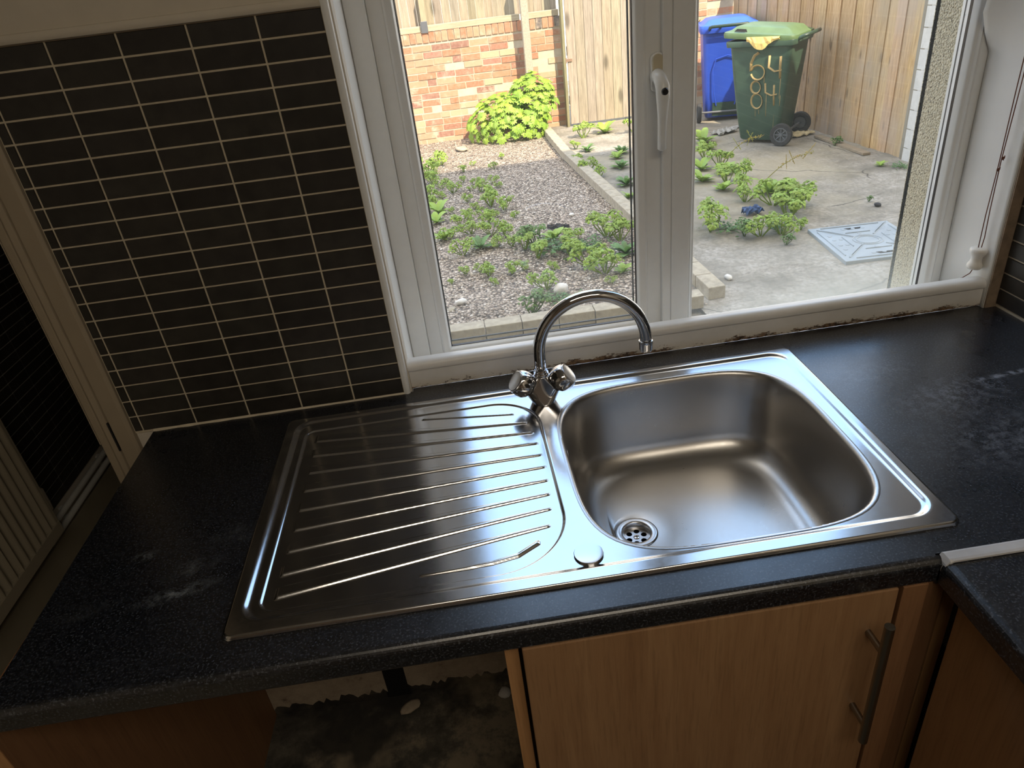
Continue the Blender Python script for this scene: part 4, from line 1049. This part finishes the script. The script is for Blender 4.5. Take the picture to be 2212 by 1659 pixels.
# ------------------------------------------------ plants
def leaf(mb, pos, nrm, up, shape, s, cup=.15):
    n = Vector(nrm).normalized(); t = Vector(up)-n*Vector(up).dot(n)
    t = t.normalized() if t.length > 1e-4 else n.orthogonal().normalized(); b = n.cross(t); p = Vector(pos)
    k = len(shape); vs = [p+n*s*cup]+[p+t*(y*s)+b*(x*s)-n*s*cup*(x*x)*1.2 for x,y in shape]
    mb.add(vs, [(0,i+1,(i+1)%k+1) for i in range(k)])
LOBED = [(0,1.0),(.16,.62),(.42,.78),(.40,.45),(.85,.42),(.62,.10),(.78,-.30),(.35,-.28),(.12,-.52),(0,-.30),(-.12,-.52),(-.35,-.28),(-.78,-.30),(-.62,.10),(-.85,.42),(-.40,.45),(-.42,.78),(-.16,.62)]
SMALL = [(0,1.0),(.35,.75),(.30,.35),(.65,.20),(.35,-.25),(0,-.45),(-.35,-.25),(-.65,.20),(-.30,.35),(-.35,.75)]
ROUND = [(.0,1.0),(.45,.8),(.7,.3),(.65,-.2),(.35,-.6),(0,-.45),(-.35,-.6),(-.65,-.2),(-.7,.3),(-.45,.8)]
# vine bush against the wall
VB = empty('vine_bush', (.92,7.62,G)); tag(VB, 'bright green lobed leaf vine bush growing against the brick wall', 'bush')
mb = MB(); r = random.Random(31)
for k in range(560):
    # two mounds: a broad low one and a taller one to the right
    if r.random() < .62: c = Vector((-.06,-.05,.16)); rx, ry, rz_ = .50,.30,.36
    else: c = Vector((.24,.02,.34)); rx, ry, rz_ = .30,.24,.36
    th = r.uniform(0,2*PI); ph = math.acos(r.uniform(-.35,1)); sh = r.uniform(.80,1.04)
    d = Vector((math.sin(ph)*math.cos(th), math.sin(ph)*math.sin(th), math.cos(ph)))
    p = c+Vector((d.x*rx*sh, d.y*ry*sh, d.z*rz_*sh))
    if p.z < .02 or p.y > .28: continue
    g = r.uniform(.75,1.2); mb.col = (g, g*r.uniform(.9,1.05), g*r.uniform(.6,1.0))
    nn = (d+Vector((0,-.25,.55))+Vector((r.uniform(-.4,.4),r.uniform(-.4,.4),r.uniform(-.3,.3)))).normalized()
    leaf(mb, p, nn, Vector((r.uniform(-.5,.5),-.5,-1)), LOBED, r.uniform(.045,.078))
mb.build('foliage', M['leaf'], VB, local=True, recalc=False)
mb = MB(); mb.col = (.35,.3,.25)
for k in range(12):
    a = r.uniform(0,2*PI); mb.tube([(0,0,0),(.18*math.cos(a),.1*math.sin(a),.2),(.38*math.cos(a),.2*math.sin(a),.30)], .006, 6)
mb.build('stems', M['stalk'], VB, local=True)
# prototype weeds
def proto_parsley(seed, n=190, R=.5, H=.75, ls=.095):
    mb = MB(); r = random.Random(seed)
    nc = 8
    cs = [(r.uniform(-.36,.36), r.uniform(-.36,.36), r.uniform(.28,.66)) for _ in range(nc)]
    for k in range(n):
        c = cs[k % nc]; th = r.uniform(0,2*PI); ph = math.acos(r.uniform(-.2,1)); q = .13+.06*r.random()
        d = Vector((math.sin(ph)*math.cos(th), math.sin(ph)*math.sin(th), math.cos(ph)))
        g = r.uniform(.75,1.2); mb.col = (g,g*r.uniform(.92,1.05),g*r.uniform(.6,1))
        leaf(mb, Vector(c)+Vector((d.x*q*1.15,d.y*q*1.15,d.z*q*.8)), d+Vector((0,0,.6)), Vector((r.uniform(-1,1),r.uniform(-1,1),.2)), SMALL, ls*r.uniform(.7,1.1), .2)
    mb.col = (.8,.8,.5)
    for c in cs: mb.tube([(c[0]*.2,c[1]*.2,0),(c[0]*.8,c[1]*.8,c[2]*.6),c], .018, 5)
    return mb
def proto_dock(seed, n=14, L=.55, w=.14, up=.5):
    mb = MB(); r = random.Random(seed)
    for k in range(n):
        a = 2*PI*k/n+r.uniform(-.2,.2); ll = L*r.uniform(.7,1.1); e = r.uniform(.25,1.0)*up; g = r.uniform(.75,1.2); mb.col = (g,g,g*r.uniform(.7,1))
        vs = []; m = 6
        for i in range(m+1):
            t = i/m; rad = ll*t; z = e*ll*2.0*t*(1-.55*t); ww = w*ll*1.8*math.sin(PI*min(1,(t*.9+.08)))**.8
            cx, cy = rad*math.cos(a), rad*math.sin(a); ox, oy = -math.sin(a)*ww, math.cos(a)*ww
            vs += [(cx-ox,cy-oy,z+.02*ww),(cx,cy,z-.15*ww),(cx+ox,cy+oy,z+.02*ww)]
        fs = []
        for i in range(m): fs += [(i*3,i*3+3,i*3+4,i*3+1),(i*3+1,i*3+4,i*3+5,i*3+2)]
        mb.add(vs, fs)
    return mb
PRO = {
 'a': (proto_parsley(1), M['weed']), 'b': (proto_parsley(2, 170), M['weed']), 'c': (proto_parsley(3, 200, ls=.09), M['weed_dark']),
 'd': (proto_dock(4, 16, .5, .13, .9), M['weed']), 'e': (proto_dock(5, 18, .55, .11, .8), M['weed_dark']),
 'f': (proto_parsley(6, 200, ls=.10), M['weed'])}
# low creeping mat
r = random.Random(8); mb = MB()
for k in range(130):
    g = r.uniform(.7,1.1); mb.col = (g*.9,g,g)
    leaf(mb, (r.gauss(0,.24), r.gauss(0,.20), .05+.10*r.random()), (r.uniform(-.6,.6),r.uniform(-.6,.6),1), (r.uniform(-1,1),r.uniform(-1,1),0), SMALL, .06*r.uniform(.6,1.1))
for k in range(9):
    a = k*.7; mb.tube([(0,0,.02),(.2*math.cos(a),.16*math.sin(a),.07),(.42*math.cos(a),.34*math.sin(a),.08)], .008, 5)
PRO['m'] = (mb, M['weed_dark'])
made = {}
def weed(kind, x, y, s, label, group=None, name='weed', hz=1.0, z=G):
    if kind not in made:
        b, m = PRO[kind]; o = b.build(name, m, recalc=False); made[kind] = o
    else:
        o = made[kind].copy(); COL.objects.link(o)
    for k in ('label','group','category'):
        if k in o.keys(): del o[k]
    o.name = name
    o.location = (x,y,z); q = random.Random(int((x*1000+y*77)*10)); o.rotation_euler = (0,0,q.random()*6.28); o.scale = (s,s,s*hz)
    return tag(o, label, 'weed', group)
GRV = [(-0.17,6.16,.16),(-0.08,6.38,.09),(0.0,6.63,.12),(.22,6.16,.06),(.33,6.38,.04),(.53,6.12,.06),(.65,6.53,.05),(.08,5.38,.09),(-.03,5.22,.06),(-.13,5.27,.11),(.28,5.61,.04),(.34,5.62,.05),(.25,5.36,.04),(.34,5.28,.09),(.48,5.54,.06),(.52,5.33,.05),
 (.20,5.0,.06),(.26,4.74,.05),(.29,4.63,.04),(.19,4.5,.07),(.05,4.72,.04),(.36,4.45,.05),(.41,4.43,.04),(.18,4.07,.09),(.01,4.0,.08),(.46,3.66,.07),(.35,3.69,.07),(.55,4.33,.05),(.97,2.73,.04),(.10,3.23,.05),(.20,3.23,.05),(.48,3.16,.05),(.27,2.97,.04),(0,3.09,.03),(.67,3.08,.05),(-.1,5.8,.12),(-.02,5.6,.08),(-.12,4.95,.10),(.12,4.3,.09),(.2,5.75,.05)]
for i,(x,y,s) in enumerate(GRV):
    z_ = ('small green weed tuft on the far gravel at the edge of the shade','far gravel weeds') if y > 5.9 else (('small green weed tuft on the shaded gravel close to the left frame','left gravel weeds') if (x < .15 and y > 3.9) else (('small green weed tuft scattered mid-gravel in the shade','middle gravel weeds') if y > 3.9 else ('small green weed tuft on the near gravel below the weed patch','near gravel weeds')))
    weed('ab'[i%2], x, y, s*1.7, *z_)
BIG = [('a',.39,4.77,.15,'bushy green weed, the left one of a pair mid-gravel'),('b',.49,4.60,.11,'green weed just in front of the bushy mid-gravel weed'),('b',.33,4.24,.12,'upright green weed clump in line with the frame middle'),
 ('a',.33,3.98,.11,'green weed clump below the upright one on the gravel'),('a',.44,3.91,.10,'narrow green weed beside dry straw stalks'),('d',-.06,4.77,.15,'weed with large yellowish leaves at the left window edge'),
 ('d',-.08,4.49,.13,'yellow-green broad leaf weed below the large one at the left window edge'),('d',-.03,4.02,.13,'glossy broad leaf weed at the left window edge'),('e',.23,3.71,.13,'dark bluish green leafy weed on the left gravel'),('a',.10,3.62,.11,'round bright green weed left of the dark leafy one'),
 ('f',.54,3.56,.12,'green weed at the left end of the big weed patch'),('f',.60,3.34,.12,'bushy weed at the front of the big weed patch'),('c',.62,3.59,.15,'fine dark weed in the middle of the weed patch'),('m',.75,3.43,.42,'low dark creeping weed mat in the weed patch'),
 ('d',.77,3.68,.14,'dandelion-like rosette with long pointed leaves beside the black rag'),('f',.86,3.42,.13,'bright bushy weed right of the creeping mat'),('f',.82,3.25,.11,'bushy weed at the front right of the weed patch'),('m',.97,3.38,.30,'small creeping weed mat at the right of the patch'),
 ('a',1.14,3.59,.17,'tall feathery weed near the centre window post'),('f',1.20,3.46,.14,'leafy weed against the centre window post'),('e',1.18,3.20,.15,'weed with long dark leaves at the centre window post'),('a',.90,3.06,.14,'pale green feathery weed, back left of the pale pair'),
 ('b',.97,2.91,.15,'pale green feathery weed, front right of the pale pair'),('d',1.08,2.88,.09,'small broad leaf weed by the pale feathery weeds'),('a',.25,3.14,.08,'small round weed low on the left gravel'),('b',.40,3.13,.08,'small round weed in line with the tap base'),
 ('b',.58,2.78,.12,'pale weed beside the large grey stone'),('c',.44,2.45,.13,'pale weed touching the near kerb blocks'),('m',.63,2.58,.22,'faint creeping weed left of the tap curve')]
for k,x,y,s,l in BIG: weed(k,x,y,s*(1.5 if k != 'm' else 1.1),l)
KW = [('d',1.76,5.85,.12,'broad leaf weed beyond the kerb at the shadow edge'),('e',1.70,5.45,.14,'dark weed beyond the kerb'),('e',1.60,4.85,.15,'leafy weed over the kerb by the centre post'),('a',1.38,5.48,.12,'bright weed on the kerb row, farther one'),('a',1.44,5.22,.10,'bright weed on the kerb row, nearer one'),
 ('f',1.34,5.85,.09,'weed at the far end of the kerb shade'),('d',1.52,4.45,.09,'pale round leaf weed on the kerb by the centre post'),('f',1.64,7.02,.16,'sunlit yellow weed left of the gate foot'),('d',1.92,7.15,.19,'large sunlit broad leaf weed below the gate'),('f',2.22,6.95,.17,'sunlit weed below the gate near the centre post'),('f',1.46,6.5,.09,'small sunlit weed at the kerb end'),
 ('e',1.55,6.35,.12,'dark-leaved thistle standing at the shadow edge'),('e',1.85,6.05,.14,'dark-leaved weed right of the thistle')]
for k,x,y,s,l in KW: weed(k,x,y,s*1.5,l)
RW = [('d',2.70,6.02,.20,'broad leaf weed left of the green bin'),('d',2.62,5.70,.14,'leafy weed in front of the bins at the window post'),('f',2.48,5.35,.15,'leafy weed at the far end of the long weed bank'),('d',2.32,5.0,.16,'broad leaf weed in the long weed bank, far left'),('f',2.50,5.00,.16,'bushy weed in the long weed bank, far right'),
 ('d',2.20,4.62,.15,'broad leaf weed on the left of the long weed bank'),('d',2.44,4.76,.15,'broad leaf weed in the middle of the long weed bank'),('f',2.36,4.48,.15,'bushy weed in the middle of the long weed bank'),('a',2.50,4.52,.15,'feathery weed on the right of the long weed bank'),('d',2.26,4.30,.13,'broad leaf weed near the end of the long weed bank'),
 ('a',2.36,4.18,.14,'feathery weed near the end of the long weed bank'),('b',2.29,3.93,.13,'feathery weed at the near tip of the long weed bank'),('d',2.55,4.05,.22,'round leaf weed with seed stalks standing on the concrete'),('a',2.44,3.76,.18,'feathery weed behind the blue packet'),('f',2.50,3.55,.22,'large curly leaf weed clump beside the blue packet'),
 ('a',2.57,3.66,.17,'curly leaf weed on the right of the large clump'),('f',2.40,3.42,.18,'curly leaf weed at the front of the large clump'),('a',1.83,3.40,.20,'lone feathery weed right of the centre post'),('b',2.09,3.17,.14,'round bright weed in front of the blue packet'),('c',2.00,3.22,.12,'dark low weed beside the round bright one'),
 ('a',2.22,3.14,.14,'upright weed left of the manhole cover'),('c',2.16,2.95,.07,'tiny weed in a crack near the manhole corner'),('m',2.25,3.27,.22,'creeping weed beneath the large clump'),('m',1.95,3.35,.30,'creeping weed mat between the lone weed and the clump'),('b',2.37,3.18,.08,'small weed at the manhole corner'),
 ('d',3.62,4.37,.07,'small weed at the foot of the side fence'),('m',3.72,4.25,.18,'dry brownish weed at the fence post foot'),('c',3.66,5.2,.08,'tiny weed behind the plank by the fence'),('c',3.05,3.55,.04,'tiny green sprout in the crack beyond the manhole')]
for k,x,y,s,l in RW: weed(k,x,y,s*(1.45 if k != 'm' else 1.1),l, hz=1.0)
# seed stalks
def stalk(base, tip, label, seed, nleaf=3):
    r = random.Random(seed); mb = MB(); base = Vector(base); tip = Vector(tip); d = tip-base; m = 9
    pts = [base+d*(i/m)+Vector((0,0,.05*math.sin(PI*i/m))) for i in range(m+1)]
    mb.col = (.8,.9,.5); mb.tube([p-base for p in pts], [.004-.0028*i/m for i in range(m+1)], 6)
    for i in range(60):
        t = r.uniform(.35,1); p = base+d*t+Vector((0,0,.05*math.sin(PI*t)))-base; mb.col = (r.uniform(.8,1.1),r.uniform(.7,1),.4)
        leaf(mb, p+Vector((r.uniform(-.012,.012),r.uniform(-.012,.012),r.uniform(-.01,.01))), (r.uniform(-1,1),r.uniform(-1,1),r.uniform(-1,1)), (0,0,1), SMALL, .008)
    for k in range(3):
        t = .5+.15*k; p = base+d*t-base; q = p+Vector((r.uniform(-.1,.1),r.uniform(-.05,.05),.10)); mb.tube([p,q], .0022, 5)
        for i in range(12): leaf(mb, p+(q-p)*r.random()+Vector((r.uniform(-.006,.006),0,0)), (r.uniform(-1,1),r.uniform(-1,1),1), (0,0,1), SMALL, .007)
    o = mb.build('seed_stalk', M['stalk'], recalc=False); o.location = base; return tag(o, label, 'weed')
stalk((2.43,3.98,G+.10), (2.68,3.70,-.63), 'green seed stalk leaning right over the concrete', 1)
stalk((2.45,4.85,G+.08), (2.68,4.60,-.68), 'brown seed stalk curling in front of the green bin', 2)
stalk((1.66,4.9,G+.02), (1.92,4.9,-.62), 'thin upright seed stalk beside the centre window post', 3)
